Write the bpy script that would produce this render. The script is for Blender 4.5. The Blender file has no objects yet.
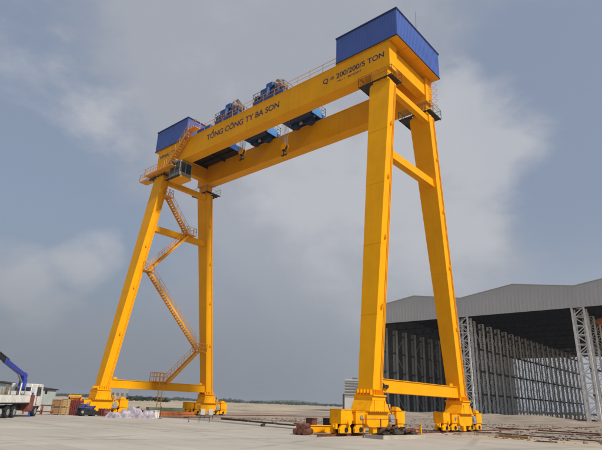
import bpy, math, random
from math import hypot
from mathutils import Matrix, Vector, noise
random.seed(7)
scene = bpy.context.scene
col = scene.collection

# ------------------------------------------------------------------ camera
CAM = Vector((23.02, -42.86, 2.04)); YAW, PIT, ROL = -0.72556, 0.34466, 0.03725
fw = Vector((math.sin(YAW)*math.cos(PIT), math.cos(YAW)*math.cos(PIT), math.sin(PIT)))
r0 = Vector((math.cos(YAW), -math.sin(YAW), 0)); u0 = r0.cross(fw)
rv = r0*math.cos(ROL)+u0*math.sin(ROL); uv = -r0*math.sin(ROL)+u0*math.cos(ROL)
cd = bpy.data.cameras.new('camera'); cam = bpy.data.objects.new('camera', cd); col.objects.link(cam)
cam.matrix_world = Matrix(((rv.x, uv.x, -fw.x, CAM.x), (rv.y, uv.y, -fw.y, CAM.y), (rv.z, uv.z, -fw.z, CAM.z), (0, 0, 0, 1)))
cd.sensor_width = 36; cd.lens = 504.33/602*36; cd.shift_x = 1.5/602; cd.shift_y = -2/602
cd.clip_start = 0.2; cd.clip_end = 30000
scene.camera = cam

# ------------------------------------------------------------------ sky
SUN = Vector((0.72, -0.03, 0.69)).normalized()
world = bpy.data.worlds.new('World'); scene.world = world; world.use_nodes = True
nt = world.node_tree; nt.nodes.clear()
def wn(t, **k):
    n = nt.nodes.new(t)
    for a, b in k.items(): setattr(n, a, b)
    return n
L = nt.links.new
wout = wn('ShaderNodeOutputWorld'); wbg = wn('ShaderNodeBackground'); L(wbg.outputs[0], wout.inputs[0])
sky = wn('ShaderNodeTexSky', sky_type='NISHITA', sun_disc=False)
sky.sun_elevation = math.asin(SUN.z); sky.sun_rotation = math.atan2(SUN.x, SUN.y)
sky.air_density = 1.3; sky.dust_density = 3.0; sky.ozone_density = 1.5
wbg.inputs[1].default_value = 0.1
tc = wn('ShaderNodeTexCoord')
sep = wn('ShaderNodeSeparateXYZ'); L(tc.outputs['Generated'], sep.inputs[0])
def wmath(op, a, b=None, clamp=False):
    n = wn('ShaderNodeMath', operation=op, use_clamp=clamp)
    for i, x in enumerate((a, b)):
        if x is None: continue
        if isinstance(x, (int, float)): n.inputs[i].default_value = x
        else: L(x, n.inputs[i])
    return n.outputs[0]
def wrange(x, a, b, c=0., d=1.):
    n = wn('ShaderNodeMapRange', interpolation_type='SMOOTHSTEP'); L(x, n.inputs[0])
    for i, q in enumerate((a, b, c, d)): n.inputs[1+i].default_value = q
    return n.outputs[0]
def wmix(f, a, b):
    n = wn('ShaderNodeMix', data_type='RGBA')
    for i, x in ((0, f), (6, a), (7, b)):
        if isinstance(x, (int, float)): n.inputs[i].default_value = x
        elif isinstance(x, tuple): n.inputs[i].default_value = (*x, 1)
        else: L(x, n.inputs[i])
    return n.outputs[2]
def wnoise(scale, detail, rough, zs=1.0, dist=0.0):
    m = wn('ShaderNodeMapping'); m.inputs['Scale'].default_value = (1, 1, zs); L(tc.outputs['Generated'], m.inputs[0])
    n = wn('ShaderNodeTexNoise'); L(m.outputs[0], n.inputs['Vector'])
    n.inputs['Scale'].default_value = scale; n.inputs['Detail'].default_value = detail; n.inputs['Roughness'].default_value = rough; n.inputs['Distortion'].default_value = dist
    return n.outputs['Fac']
def wblob(d, a, b):
    n = wn('ShaderNodeVectorMath', operation='DOT_PRODUCT'); L(tc.outputs['Generated'], n.inputs[0]); n.inputs[1].default_value = Vector(d).normalized()
    return wrange(n.outputs['Value'], a, b)
SKYK = 10.0   # the background strength is 0.1
def sc(c): return tuple(x*SKYK for x in c)
broad = wnoise(1.7, 5, 0.5, 1.4, 0.2)
fine = wnoise(5.0, 9, 0.60, 1.7, 0.12)
def dirpx(x, y): return fw + rv*((x-299.5)/504.33) - uv*((y-223)/504.33)
def blobs(lst):
    acc = None
    for (x, y, a, b, w) in lst:
        t = wmath('MULTIPLY', wblob(dirpx(x, y), a, b), w)
        acc = t if acc is None else wmath('ADD', acc, t)
    return acc
# clear slate-blue sky seen through thin haze
c0 = wmix(0.74, sky.outputs[0], sc((0.285, 0.335, 0.440)))
# dull grey cloud sheet
sheet_f = wrange(wmath('ADD', wmath('ADD', wmath('MULTIPLY', broad, 0.55), wmath('MULTIPLY', fine, 0.45)), blobs(((250, 60, .90, .995, .20), (330, 190, .955, .999, .16), (450, 210, .965, .999, .16), (120, 110, .97, .999, .10), (10, 90, .965, .998, -.12), (40, 195, .96, .998, -.20), (585, 110, .965, .998, -.26), (590, 210, .98, .999, -.16), (300, 330, .95, .999, .10)))), 0.40, 0.68)
c1 = wmix(wmath('MULTIPLY', sheet_f, 0.85), c0, sc((0.385, 0.405, 0.455)))
# brighter cumulus drifting in front of it
cum = wrange(wmath('ADD', wmath('ADD', wmath('MULTIPLY', fine, 0.75), wmath('MULTIPLY', broad, 0.2)), blobs(((15, 262, .9955, .9999, .24), (95, 254, .9966, .9999, .32), (55, 285, .9955, .9999, .15), (508, 118, .985, .9998, .19), (455, 165, .975, .9995, .18), (400, 250, .96, .9995, .16), (330, 170, .975, .9995, .10), (120, 135, .990, .9995, .13), (60, 60, .985, .9995, .06), (290, 160, .985, .9995, .10), (560, 60, .985, .999, -.25), (592, 200, .985, .999, -.25), (200, 320, .95, .999, -.10), (40, 190, .985, .999, -.18)))), 0.48, 0.80)
c2 = wmix(wmath('MULTIPLY', cum, 0.80), c1, sc((0.52, 0.53, 0.565)))
# murky air low over the horizon, thinner towards the sun
low = wrange(sep.outputs['Z'], 0.0, 0.34, 1.0, 0.0)
sunside = wn('ShaderNodeVectorMath', operation='DOT_PRODUCT'); L(tc.outputs['Generated'], sunside.inputs[0]); sunside.inputs[1].default_value = Vector((SUN.x, SUN.y, 0)).normalized()
murk = wmix(wrange(sunside.outputs['Value'], -0.85, -0.15), sc((0.215, 0.24, 0.275)), sc((0.46, 0.485, 0.525)))
c3 = wmix(wmath('MULTIPLY', low, 0.82), c2, murk)
L(c3, wbg.inputs[0])

sd = bpy.data.lights.new('sun', 'SUN'); so = bpy.data.objects.new('sun', sd); col.objects.link(so)
sd.energy = 3.9; sd.angle = math.radians(5); sd.color = (1.0, 0.95, 0.87)
so.rotation_euler = SUN.to_track_quat('Z', 'Y').to_euler(); so.location = (40, -10, 80)
scene.view_settings.view_transform = 'Standard'; scene.view_settings.look = 'None'; scene.view_settings.exposure = 0.0; scene.view_settings.gamma = 1
scene.view_settings.use_curve_mapping = False
scene.render.engine = 'CYCLES'

# ------------------------------------------------------------------ materials
MATS = {}
def mat(name, c, rough=0.6, var=0.10, scale=1.5, metal=0.0, bump=0.0, bscale=None, c2=None, stretch=(1, 1, 1), lo=0.38, hi=0.66, spec=0.5, detail=6, streak=0.0, streakc=(0.1, 0.07, 0.04)):
    if name in MATS: return MATS[name]
    m = bpy.data.materials.new(name); m.use_nodes = True; t = m.node_tree; b = t.nodes['Principled BSDF']
    b.inputs['Roughness'].default_value = rough; b.inputs['Metallic'].default_value = metal; b.inputs['Specular IOR Level'].default_value = spec
    tcn = t.nodes.new('ShaderNodeTexCoord'); mp = t.nodes.new('ShaderNodeMapping'); mp.inputs['Scale'].default_value = stretch
    t.links.new(tcn.outputs['Object'], mp.inputs[0])
    n = t.nodes.new('ShaderNodeTexNoise'); n.inputs['Scale'].default_value = scale; n.inputs['Detail'].default_value = detail; n.inputs['Roughness'].default_value = 0.6
    t.links.new(mp.outputs[0], n.inputs['Vector'])
    mr = t.nodes.new('ShaderNodeMapRange'); mr.inputs[1].default_value = lo; mr.inputs[2].default_value = hi; t.links.new(n.outputs['Fac'], mr.inputs[0])
    mx = t.nodes.new('ShaderNodeMix'); mx.data_type = 'RGBA'; t.links.new(mr.outputs[0], mx.inputs[0])
    mx.inputs[6].default_value = (*[min(1, x*(1+var)) for x in c], 1)
    mx.inputs[7].default_value = (*(c2 if c2 else [x*(1-var) for x in c]), 1)
    outc = mx.outputs[2]
    if streak > 0:   # rain-washed dirt streaks running down
        mp2 = t.nodes.new('ShaderNodeMapping'); mp2.inputs['Scale'].default_value = (2.6, 2.6, 0.10); t.links.new(tcn.outputs['Object'], mp2.inputs[0])
        n2 = t.nodes.new('ShaderNodeTexNoise'); n2.inputs['Scale'].default_value = 1.0; n2.inputs['Detail'].default_value = 5; t.links.new(mp2.outputs[0], n2.inputs['Vector'])
        m2 = t.nodes.new('ShaderNodeMapRange'); m2.inputs[1].default_value = 0.5; m2.inputs[2].default_value = 0.8; m2.inputs[4].default_value = streak; t.links.new(n2.outputs['Fac'], m2.inputs[0])
        x2 = t.nodes.new('ShaderNodeMix'); x2.data_type = 'RGBA'; t.links.new(m2.outputs[0], x2.inputs[0]); t.links.new(outc, x2.inputs[6]); x2.inputs[7].default_value = (*streakc, 1)
        outc = x2.outputs[2]
    t.links.new(outc, b.inputs['Base Color'])
    rr = t.nodes.new('ShaderNodeMapRange'); rr.inputs[3].default_value = max(0.05, rough-0.08); rr.inputs[4].default_value = min(1, rough+0.12); t.links.new(n.outputs['Fac'], rr.inputs[0]); t.links.new(rr.outputs[0], b.inputs['Roughness'])
    if bump > 0:
        bn = t.nodes.new('ShaderNodeTexNoise'); bn.inputs['Scale'].default_value = bscale or scale*6; bn.inputs['Detail'].default_value = 6; t.links.new(mp.outputs[0], bn.inputs['Vector'])
        bp = t.nodes.new('ShaderNodeBump'); bp.inputs['Strength'].default_value = bump; bp.inputs['Distance'].default_value = 0.05; t.links.new(bn.outputs['Fac'], bp.inputs['Height']); t.links.new(bp.outputs[0], b.inputs['Normal'])
    MATS[name] = m
    return m
YEL = mat('crane_yellow_paint', (0.85, 0.374, 0.0), 0.45, 0.05, 0.5, spec=0.12, bump=0.12, bscale=0.9, streak=0.12, streakc=(0.34, 0.14, 0.01))
YEL2 = mat('bogie_yellow_paint', (0.85, 0.374, 0.0), 0.5, 0.06, 2.5, c2=(0.60, 0.25, 0.005), lo=0.5, hi=0.85, spec=0.12, streak=0.2, streakc=(0.25, 0.11, 0.02))
YRAIL = mat('railing_yellow_paint', (0.74, 0.33, 0.02), 0.5, 0.1)
NAVY = mat('navy_lettering_paint', (0.022, 0.016, 0.085), 0.5, 0.1)
BLUE = mat('blue_cladding', (0.050, 0.105, 0.37), 0.42, 0.06, 0.7, streak=0.12, streakc=(0.05, 0.06, 0.13))
TRIM = mat('dark_trim', (0.010, 0.013, 0.028), 0.5, 0.1)
TBLUE = mat('trolley_blue_paint', (0.02, 0.085, 0.30), 0.45, 0.12, 2)
STEELDK = mat('dark_steel', (0.022, 0.021, 0.022), 0.55, 0.25, 4, metal=0.3)
GRATE = mat('dark_grating', (0.035, 0.027, 0.022), 0.6, 0.25, 6, metal=0.2)
SRT = mat('tread_paint', (0.66, 0.28, 0.015), 0.6, 0.15, 2)
SRAIL = mat('gallery_railing_paint', (0.42, 0.17, 0.025), 0.6, 0.2, 4)
RUSTRAIL = mat('rusty_brown_railing', (0.22, 0.085, 0.022), 0.7, 0.25, 4)
GREYMET = mat('grey_metal', (0.36, 0.37, 0.38), 0.45, 0.12, 3, metal=0.4)
SILVER = mat('galvanised_steel', (0.36, 0.36, 0.35), 0.55, 0.18, 3, metal=0.15)
RUST = mat('rusty_steel', (0.16, 0.055, 0.03), 0.8, 0.3, 3, c2=(0.07, 0.025, 0.02), bump=0.3)
BROWN = mat('brown_tarpaulin', (0.27, 0.20, 0.17), 0.8, 0.25, 3, bump=0.3)
GLASS = mat('cabin_glass', (0.035, 0.045, 0.05), 0.08, 0.05, spec=0.8)
WHITE = mat('white_paint', (0.66, 0.65, 0.61), 0.45, 0.12, 2, streak=0.25, streakc=(0.28, 0.23, 0.18))
TYRE = mat('tyre_rubber', (0.018, 0.018, 0.018), 0.85, 0.2, 6, bump=0.2)
WOOD = mat('pale_timber', (0.52, 0.36, 0.17), 0.75, 0.2, 3, stretch=(1, 1, 5), bump=0.2)
WOOD2 = mat('brown_timber', (0.34, 0.20, 0.09), 0.8, 0.25, 3, stretch=(1, 1, 5), bump=0.2)
DKW = mat('dark_timber', (0.07, 0.045, 0.03), 0.85, 0.3, 3, bump=0.3)
REDOX = mat('red_oxide_primer', (0.17, 0.035, 0.027), 0.7, 0.25, 2.5, bump=0.15)
ORANGE = mat('orange_primer_steel', (0.42, 0.13, 0.035), 0.7, 0.25, 2)
GREENP = mat('dull_green_paint', (0.16, 0.19, 0.12), 0.7, 0.2, 2)
TARP = mat('lilac_white_tarpaulin', (0.36, 0.325, 0.35), 0.6, 0.25, 2.6, c2=(0.20, 0.16, 0.20), bump=0.7, bscale=4)
TARPB = mat('blue_tarpaulin', (0.022, 0.032, 0.12), 0.5, 0.25, 2.5, bump=0.4)
TEAL = mat('grey_green_cladding', (0.36, 0.42, 0.40), 0.6, 0.1, 0.8, streak=0.25, streakc=(0.18, 0.17, 0.14))
BOOM = mat('boom_blue_paint', (0.015, 0.05, 0.36), 0.35, 0.08, 2)
FASC = mat('shed_grey_cladding', (0.46, 0.46, 0.45), 0.65, 0.05, 0.05, streak=0.3, streakc=(0.33, 0.325, 0.31))
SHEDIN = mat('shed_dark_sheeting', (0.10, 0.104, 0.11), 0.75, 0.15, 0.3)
TRUSS = mat('shed_truss_steel', (0.72, 0.72, 0.70), 0.6, 0.12, 0.6, c2=(0.55, 0.54, 0.51))
ORCR = mat('overhead_crane_orange', (0.62, 0.20, 0.02), 0.5, 0.1, 1)
CONC = mat('concrete', (0.42, 0.37, 0.30), 0.85, 0.12, 1.5, bump=0.2)
OFFICE = mat('far_office_wall', (0.50, 0.49, 0.47), 0.7, 0.06, 0.1)
OFFGL = mat('far_office_glass', (0.12, 0.125, 0.13), 0.3, 0.1, 0.3)
LEAF = mat('leaf_green', (0.055, 0.072, 0.045), 0.8, 0.4, 0.4, c2=(0.03, 0.042, 0.028), spec=0.2)
BARK = mat('bark', (0.10, 0.075, 0.05), 0.9, 0.2, 3, bump=0.3)
STONE = mat('rubble_stone', (0.20, 0.165, 0.135), 0.9, 0.3, 2, bump=0.3)
HILL = mat('hill_green', (0.06, 0.085, 0.05), 0.9, 0.2, 0.01)

# ------------------------------------------------------------------ helpers
WORLD = {}
class MB:
    def __init__(s, xf=None): s.v = []; s.f = []; s.xf = xf
    def add(s, vs, fs):
        o = len(s.v)
        s.v += [(s.xf @ Vector(p)) if s.xf else Vector(p) for p in vs]
        s.f += [tuple(i+o for i in f) for f in fs]
    HEX = ((0, 3, 2, 1), (4, 5, 6, 7), (0, 1, 5, 4), (1, 2, 6, 5), (2, 3, 7, 6), (3, 0, 4, 7))
    def box(s, x0, x1, y0, y1, z0, z1):
        s.add([(x0, y0, z0), (x1, y0, z0), (x1, y1, z0), (x0, y1, z0), (x0, y0, z1), (x1, y0, z1), (x1, y1, z1), (x0, y1, z1)], s.HEX); return s
    def loft(s, a, za, b, zb):      # rects (x0,x1,y0,y1)
        s.add([(a[0], a[2], za), (a[1], a[2], za), (a[1], a[3], za), (a[0], a[3], za), (b[0], b[2], zb), (b[1], b[2], zb), (b[1], b[3], zb), (b[0], b[3], zb)], s.HEX); return s
    def beam(s, p, q, w, h, up=(0, 0, 1)):
        p = Vector(p); q = Vector(q); d = (q-p).normalized(); up = Vector(up)
        if abs(d.dot(up)) > 0.98: up = Vector((0, 1, 0))
        a = d.cross(up).normalized(); b = a.cross(d)
        vs = [e + a*(w/2*i) + b*(h/2*j) for e in (p, q) for i, j in ((-1, -1), (1, -1), (1, 1), (-1, 1))]
        s.add(vs, ((0, 1, 2, 3), (7, 6, 5, 4), (0, 4, 5, 1), (1, 5, 6, 2), (2, 6, 7, 3), (3, 7, 4, 0))); return s
    def tube(s, p, q, r, n=6, r2=None):
        p = Vector(p); q = Vector(q); d = (q-p).normalized(); up = Vector((0, 0, 1)) if abs(d.z) < .95 else Vector((1, 0, 0))
        a = d.cross(up).normalized(); b = a.cross(d); r2 = r if r2 is None else r2
        vs = [p + (a*math.cos(2*math.pi*k/n)+b*math.sin(2*math.pi*k/n))*r for k in range(n)] + [q + (a*math.cos(2*math.pi*k/n)+b*math.sin(2*math.pi*k/n))*r2 for k in range(n)]
        s.add(vs, [(k, (k+1) % n, n+(k+1) % n, n+k) for k in range(n)] + [tuple(range(n-1, -1, -1)), tuple(range(n, 2*n))]); return s
    def prism(s, poly, axis, a, b):   # poly in the two other axes (cyclic order), extruded along axis
        def P(u, v, w): return {0: (w, u, v), 1: (u, w, v), 2: (u, v, w)}[axis]
        n = len(poly)
        s.add([P(u, v, a) for u, v in poly]+[P(u, v, b) for u, v in poly], [tuple(range(n)), tuple(range(2*n-1, n-1, -1))] + [(k, n+k, n+(k+1) % n, (k+1) % n) for k in range(n)]); return s
    def blob(s, c, r, seed=0, amp=0.25, n=7, m=10, flat=True):
        vs = []; c = Vector(c)
        for i in range(n+1):
            th = math.pi*i/n
            for j in range(m):
                ph = 2*math.pi*j/m; d = Vector((math.sin(th)*math.cos(ph), math.sin(th)*math.sin(ph), math.cos(th)))
                k = 1+amp*noise.noise(d*1.7+Vector((seed*3.1, seed*1.7, 0)))*1.6
                p = Vector((d.x*r[0]*k, d.y*r[1]*k, d.z*r[2]*k))
                if flat and p.z < -0.35*r[2]: p.z = -0.35*r[2]
                vs.append(c+p)
        s.add(vs, [(i*m+j, (i+1)*m+j, (i+1)*m+(j+1) % m, i*m+(j+1) % m) for i in range(n) for j in range(m)]); return s
    def mesh(s, name, m, smooth=False):
        me = bpy.data.meshes.new(name); me.from_pydata([tuple(p) for p in s.v], [], s.f); me.materials.append(m)
        import bmesh
        bm = bmesh.new(); bm.from_mesh(me); bmesh.ops.remove_doubles(bm, verts=bm.verts, dist=1e-6) if smooth else None
        bmesh.ops.recalc_face_normals(bm, faces=bm.faces); bm.to_mesh(me); bm.free()
        if smooth: me.shade_smooth()
        return me
    def build(s, name, m, parent=None, bev=0.0, smooth=False):
        # the object's origin goes to the foot of its own bounding box
        lo = Vector([min(p[i] for p in s.v) for i in range(3)]); hi = Vector([max(p[i] for p in s.v) for i in range(3)])
        o0 = Vector(((lo.x+hi.x)/2, (lo.y+hi.y)/2, lo.z)); s.v = [p-o0 for p in s.v]
        o = put(name, s.mesh(name, m, smooth), o0, parent)
        if bev:
            b = o.modifiers.new('bevel', 'BEVEL'); b.width = bev; b.segments = 2; b.limit_method = 'ANGLE'; b.angle_limit = math.radians(40)
        return o
def put(name, me, loc, parent=None, rot=None):
    o = bpy.data.objects.new(name, me); col.objects.link(o); o.location = loc
    if rot: o.rotation_euler = rot
    WORLD[o.name] = Vector(loc)
    if parent:
        o.parent = parent; o.matrix_parent_inverse = Matrix.Translation(-WORLD[parent.name])
    # parents keep identity rotation, so the inverse is only a shift: undo chained shifts
        if parent.parent: pass
    return o
def tag(o, label, cat, group=None):
    o['label'] = label; o['category'] = cat
    if group: o['group'] = group
    return o
def thing(name, loc, label, cat, group=None):
    o = bpy.data.objects.new(name, None); col.objects.link(o); o.location = loc; o.empty_display_size = 0.5; WORLD[o.name] = Vector(loc)
    return tag(o, label, cat, group)
def struct(o): o['kind'] = 'structure'; return o
def stuff(o): o['kind'] = 'stuff'; return o
def text(body, x0, x1, zbase, cap, y, m, name, parent):
    cu = bpy.data.curves.new('lettering', 'FONT'); cu.body = body; cu.size = 1; cu.extrude = 0.01; cu.offset = 0.018
    to = bpy.data.objects.new('tmp', cu); col.objects.link(to); bpy.context.view_layer.update()
    me = bpy.data.meshes.new_from_object(to.evaluated_get(bpy.context.evaluated_depsgraph_get()))
    bpy.data.objects.remove(to)
    xs = [v.co.x for v in me.vertices]; a, b = min(xs), max(xs); kx = (x1-x0)/(b-a); kz = cap/0.73
    for v in me.vertices: v.co = Vector(((v.co.x-a)*kx, -v.co.z*0.5, v.co.y*kz))
    me.materials.clear(); me.materials.append(m)
    return put(name, me, (x0, y-0.008, zbase), parent)
def railing(mb, pts, h=1.1, r=0.028, step=1.5, mid=True):
    for a, b in zip(pts, pts[1:]):
        a = Vector(a); b = Vector(b); n = max(1, round((b-a).length/step)); up = Vector((0, 0, h))
        mb.tube(a+up, b+up, r, 5)
        if mid: mb.tube(a+up*0.55, b+up*0.55, r*0.8, 5)
        for k in range(n+1):
            p = a+(b-a)*(k/n); mb.tube(p, p+up, r, 5)

# ------------------------------------------------------------------ ground
def sheet(name, x0, x1, y0, y1, z, m): return struct(MB().box(x0, x1, y0, y1, z-0.3, z).build(name, m))
def ground_mat(name, ca, cb, cc, s1, s2, stretch, bump, joints=False):
    m = bpy.data.materials.new(name); m.use_nodes = True; t = m.node_tree; b = t.nodes['Principled BSDF']; b.inputs['Roughness'].default_value = 0.92; b.inputs['Specular IOR Level'].default_value = 0.2
    g = t.nodes.new('ShaderNodeNewGeometry')
    def nz(scale, detail, st=(1, 1, 1), rough=0.6):
        mp = t.nodes.new('ShaderNodeMapping'); mp.inputs['Scale'].default_value = st; t.links.new(g.outputs['Position'], mp.inputs[0])
        n = t.nodes.new('ShaderNodeTexNoise'); n.inputs['Scale'].default_value = scale; n.inputs['Detail'].default_value = detail; n.inputs['Roughness'].default_value = rough; t.links.new(mp.outputs[0], n.inputs['Vector']); return n.outputs['Fac']
    def rng(x, a, c, d=1.0):
        r = t.nodes.new('ShaderNodeMapRange'); r.inputs[1].default_value = a; r.inputs[2].default_value = c; r.inputs[4].default_value = d; t.links.new(x, r.inputs[0]); return r.outputs[0]
    def mx(f, a, c):
        n = t.nodes.new('ShaderNodeMix'); n.data_type = 'RGBA'; t.links.new(f, n.inputs[0])
        for i, q in ((6, a), (7, c)):
            if isinstance(q, tuple): n.inputs[i].default_value = (*q, 1)
            else: t.links.new(q, n.inputs[i])
        return n.outputs[2]
    c1 = mx(rng(nz(s1, 8), 0.38, 0.64), ca, cb)
    c2 = mx(rng(nz(s2, 7, stretch, 0.65), 0.52, 0.72, 0.75), c1, cc)
    c3 = mx(rng(nz(6.0, 8), 0.3, 0.75, 0.22), c2, cc)
    if joints:
        bk = t.nodes.new('ShaderNodeTexBrick'); mp = t.nodes.new('ShaderNodeMapping'); mp.inputs['Rotation'].default_value = (0, 0, math.radians(1.5)); t.links.new(g.outputs['Position'], mp.inputs[0]); t.links.new(mp.outputs[0], bk.inputs['Vector'])
        bk.offset = 0; bk.inputs['Scale'].default_value = 1; bk.inputs['Brick Width'].default_value = 6.0; bk.inputs['Row Height'].default_value = 4.5; bk.inputs['Mortar Size'].default_value = 0.02; bk.inputs['Mortar Smooth'].default_value = 0.4
        bk.inputs['Color1'].default_value = (0, 0, 0, 1); bk.inputs['Color2'].default_value = (0.28, 0.28, 0.28, 1); bk.inputs['Mortar'].default_value = (1, 1, 1, 1)
        jm = t.nodes.new('ShaderNodeMath'); jm.operation = 'MULTIPLY'; jm.inputs[1].default_value = 0.8; t.links.new(bk.outputs['Color'], jm.inputs[0])
        c3 = mx(jm.outputs[0], c3, (0.25, 0.22, 0.18))
        for k, (off, rot) in enumerate(((0.0, 12), (9.0, -22), (17.0, 38))):     # curving tyre marks
            mp = t.nodes.new('ShaderNodeMapping'); mp.inputs['Rotation'].default_value = (0, 0, math.radians(rot)); mp.inputs['Location'].default_value = (off, off*0.7, 0); t.links.new(g.outputs['Position'], mp.inputs[0])
            wv = t.nodes.new('ShaderNodeTexWave'); wv.inputs['Scale'].default_value = 0.035; wv.inputs['Distortion'].default_value = 2.2; wv.inputs['Detail'].default_value = 1; wv.inputs['Detail Scale'].default_value = 0.25; t.links.new(mp.outputs[0], wv.inputs['Vector'])
            w1 = rng(wv.outputs['Fac'], 0.985, 1.0); w2 = rng(nz(0.3+0.1*k, 5), 0.42, 0.68, 0.6)
            jm = t.nodes.new('ShaderNodeMath'); jm.operation = 'MULTIPLY'; t.links.new(w1, jm.inputs[0]); t.links.new(w2, jm.inputs[1]); c3 = mx(jm.outputs[0], c3, (0.16, 0.145, 0.125))
        c3 = mx(rng(nz(0.7, 3, (1, 1, 1), 0.4), 0.66, 0.74, 0.5), c3, (0.20, 0.18, 0.15))
    t.links.new(c3, b.inputs['Base Color'])
    bp = t.nodes.new('ShaderNodeBump'); bp.inputs['Strength'].default_value = bump; bp.inputs['Distance'].default_value = 0.06; t.links.new(nz(3.5, 10), bp.inputs['Height']); t.links.new(bp.outputs[0], b.inputs['Normal'])
    return m
SAND = ground_mat('sand', (0.46, 0.37, 0.27), (0.36, 0.29, 0.215), (0.24, 0.20, 0.155), 0.035, 0.02, (1, 1, 1), 0.5)
APRON = ground_mat('apron_concrete', (0.50, 0.455, 0.39), (0.42, 0.38, 0.325), (0.27, 0.24, 0.20), 0.12, 0.22, (0.10, 1.5, 1), 0.3, True)
DIRT = ground_mat('dirt', (0.385, 0.32, 0.25), (0.26, 0.21, 0.165), (0.095, 0.07, 0.052), 0.16, 0.30, (0.25, 1.6, 1), 1.0)
SANDB = ground_mat('pale_sand', (0.50, 0.41, 0.29), (0.38, 0.31, 0.23), (0.17, 0.14, 0.11), 0.06, 0.035, (1, 2.5, 1), 0.6)
g = sheet('ground', -6000, 6000, -800, 7000, 0.0, SAND)
sheet('concrete_apron', -140, 90, -120, -1.2, 0.006, APRON)
# rough dirt between the crane track and the shed
def dirt_h(x, y):
    n = noise.fractal(Vector((x*0.09, y*0.09, 1.3)), 1.0, 2.1, 6); n2 = noise.fractal(Vector((x*0.5, y*0.5, 4.1)), 0.8, 2.2, 4)
    far = min(1, max(0, (y-24)/40)); m = 0.0
    for cx, cy, rx, ry, h in ((-38, 96, 22, 8, 1.1), (-20, 88, 14, 7, 0.9), (-10, 74, 10, 6, 0.6), (-58, 84, 14, 8, 0.9), (4, 92, 14, 7, 0.7), (-30, 60, 12, 5, 0.5)):
        m += h*math.exp(-((x-cx)/rx)**2-((y-cy)/ry)**2)
    e = min(1, (x+95)/12, (70-x)/12, (y+0.5)/6, (118-y)/8)
    return -0.06 + max(0, e)*(0.07 + 0.05*abs(n2)*(0.4+far) + far*(0.25*max(0, n+0.15)+m*(1+0.4*n)))
NX, NY = 165, 118; vs = []; fs = []
for j in range(NY+1):
    for i in range(NX+1):
        x = -95+i*1.0; y = -0.8+j*1.0 + (0.25*math.sin(i*1.7+j) if j else 0); vs.append((x, y, dirt_h(x, y)))
for j in range(NY):
    for i in range(NX): a = j*(NX+1)+i; fs.append((a, a+1, a+NX+2, a+NX+1))
mb = MB(); mb.add(vs, fs); struct(mb.build('dirt_ground', DIRT, smooth=True))
# low sand banks in the distance
vs = []; fs = []; N1, N2 = 120, 40
for i in range(N1+1):
    a = math.radians(-70+52*i/N1)
    for j in range(N2+1):
        d = 110+240*j/N2; x = CAM.x+math.sin(a)*d; y = CAM.y+math.cos(a)*d
        e = min(1, i/8, (N1-i)/8, j/4, (N2-j)/6); n = noise.fractal(Vector((x*0.02, y*0.045, 7.7)), 0.9, 2.1, 6)
        vs.append((x, y, -0.1+e*(0.12+1.1*max(0, n+0.1)*(0.4+0.6*j/N2))))
for i in range(N1):
    for j in range(N2): q = i*(N2+1)+j; fs.append((q, q+1, q+N2+2, q+N2+1))
mb = MB(); mb.add(vs, fs); struct(mb.build('sand_bank', SANDB, smooth=True))
# crane track: a concrete sleeper beam with a steel rail on it, one under each pair of legs
XR, XL = 0.0, -39.2
for X, lab in ((XR, 'steel crane rail under the near right pair of yellow legs'), (XL, 'steel crane rail under the far left pair of yellow legs')):
    r = thing('crane_rail', (X, 20, 0), lab, 'rail', 'rails of the gantry crane')
    MB().box(X-0.55, X+0.55, -14.5, 70, -0.2, 0.022).build('track_beam', CONC, r)
    MB().box(X-0.09, X+0.09, -14.3, 70, 0.022, 0.05).box(X-0.035, X+0.035, -14.3, 70, 0.05, 0.12).box(X-0.055, X+0.055, -14.3, 70, 0.12, 0.16).build('rail', RUST, r)
RT = 0.16

# ------------------------------------------------------------------ gantry crane
ZB, ZT, GI, GO = 35.14, 38.28, 3.22, 4.70
crane = thing('gantry_crane', (-19.6, 0, 0), 'giant yellow gantry crane with two blue machinery houses on its twin girders', 'gantry crane')
GX0, GX1 = -40.7, 0.8
for s in (-1, 1):
    y0, y1 = sorted((s*GI, s*GO)); mb = MB(); mb.box(GX0, GX1, y0, y1, ZB, ZT)
    # flange lips and stiffener seams
    mb.box(GX0-0.02, GX1+0.02, y0-0.06, y1+0.06, ZB-0.05, ZB).box(GX0-0.02, GX1+0.02, y0-0.06, y1+0.06, ZT, ZT+0.05)
    x = GX0+4.2
    gd = mb.build('girder', YEL, crane, 0.02)
    MB().box(GX0+1, GX1-1, s*3.96-0.06, s*3.96+0.06, ZT+0.05, ZT+0.2).build('trolley_rail', STEELDK, gd)
    rl = MB(); railing(rl, [(-33.6, s*4.62, ZT+0.05), (-6.2, s*4.62, ZT+0.05)], 1.15, 0.032, 1.9); rl.build('railing', YRAIL, gd)
    # bolted splice plates where girder sections join
    for xs in (-30.4, -20.2, -10.0):
        for yy in (y0, y1): MB().box(xs-0.06, xs+0.06, yy-0.012 if yy == y0 else yy, yy if yy == y0 else yy+0.012, ZB+0.03, ZT-0.03).build('splice_plate', YEL, gd)
    if s < 0:
        text('T\u1ed4NG C\u00d4NG TY BA SON', -28.85, -14.9, 36.42, 0.86, -GO, NAVY, 'lettering', gd)
        text('Q = 200/200/5 TON', -8.0, 0.15, 36.62, 0.66, -GO, NAVY, 'lettering', gd)
        text('No : 1   26/12/2017', -5.9, -2.7, 36.08, 0.24, -GO, NAVY, 'lettering', gd)
        text('VINALIFT', -40.3, -36.2, 36.9, 0.55, -GO, NAVY, 'lettering', gd)
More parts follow.
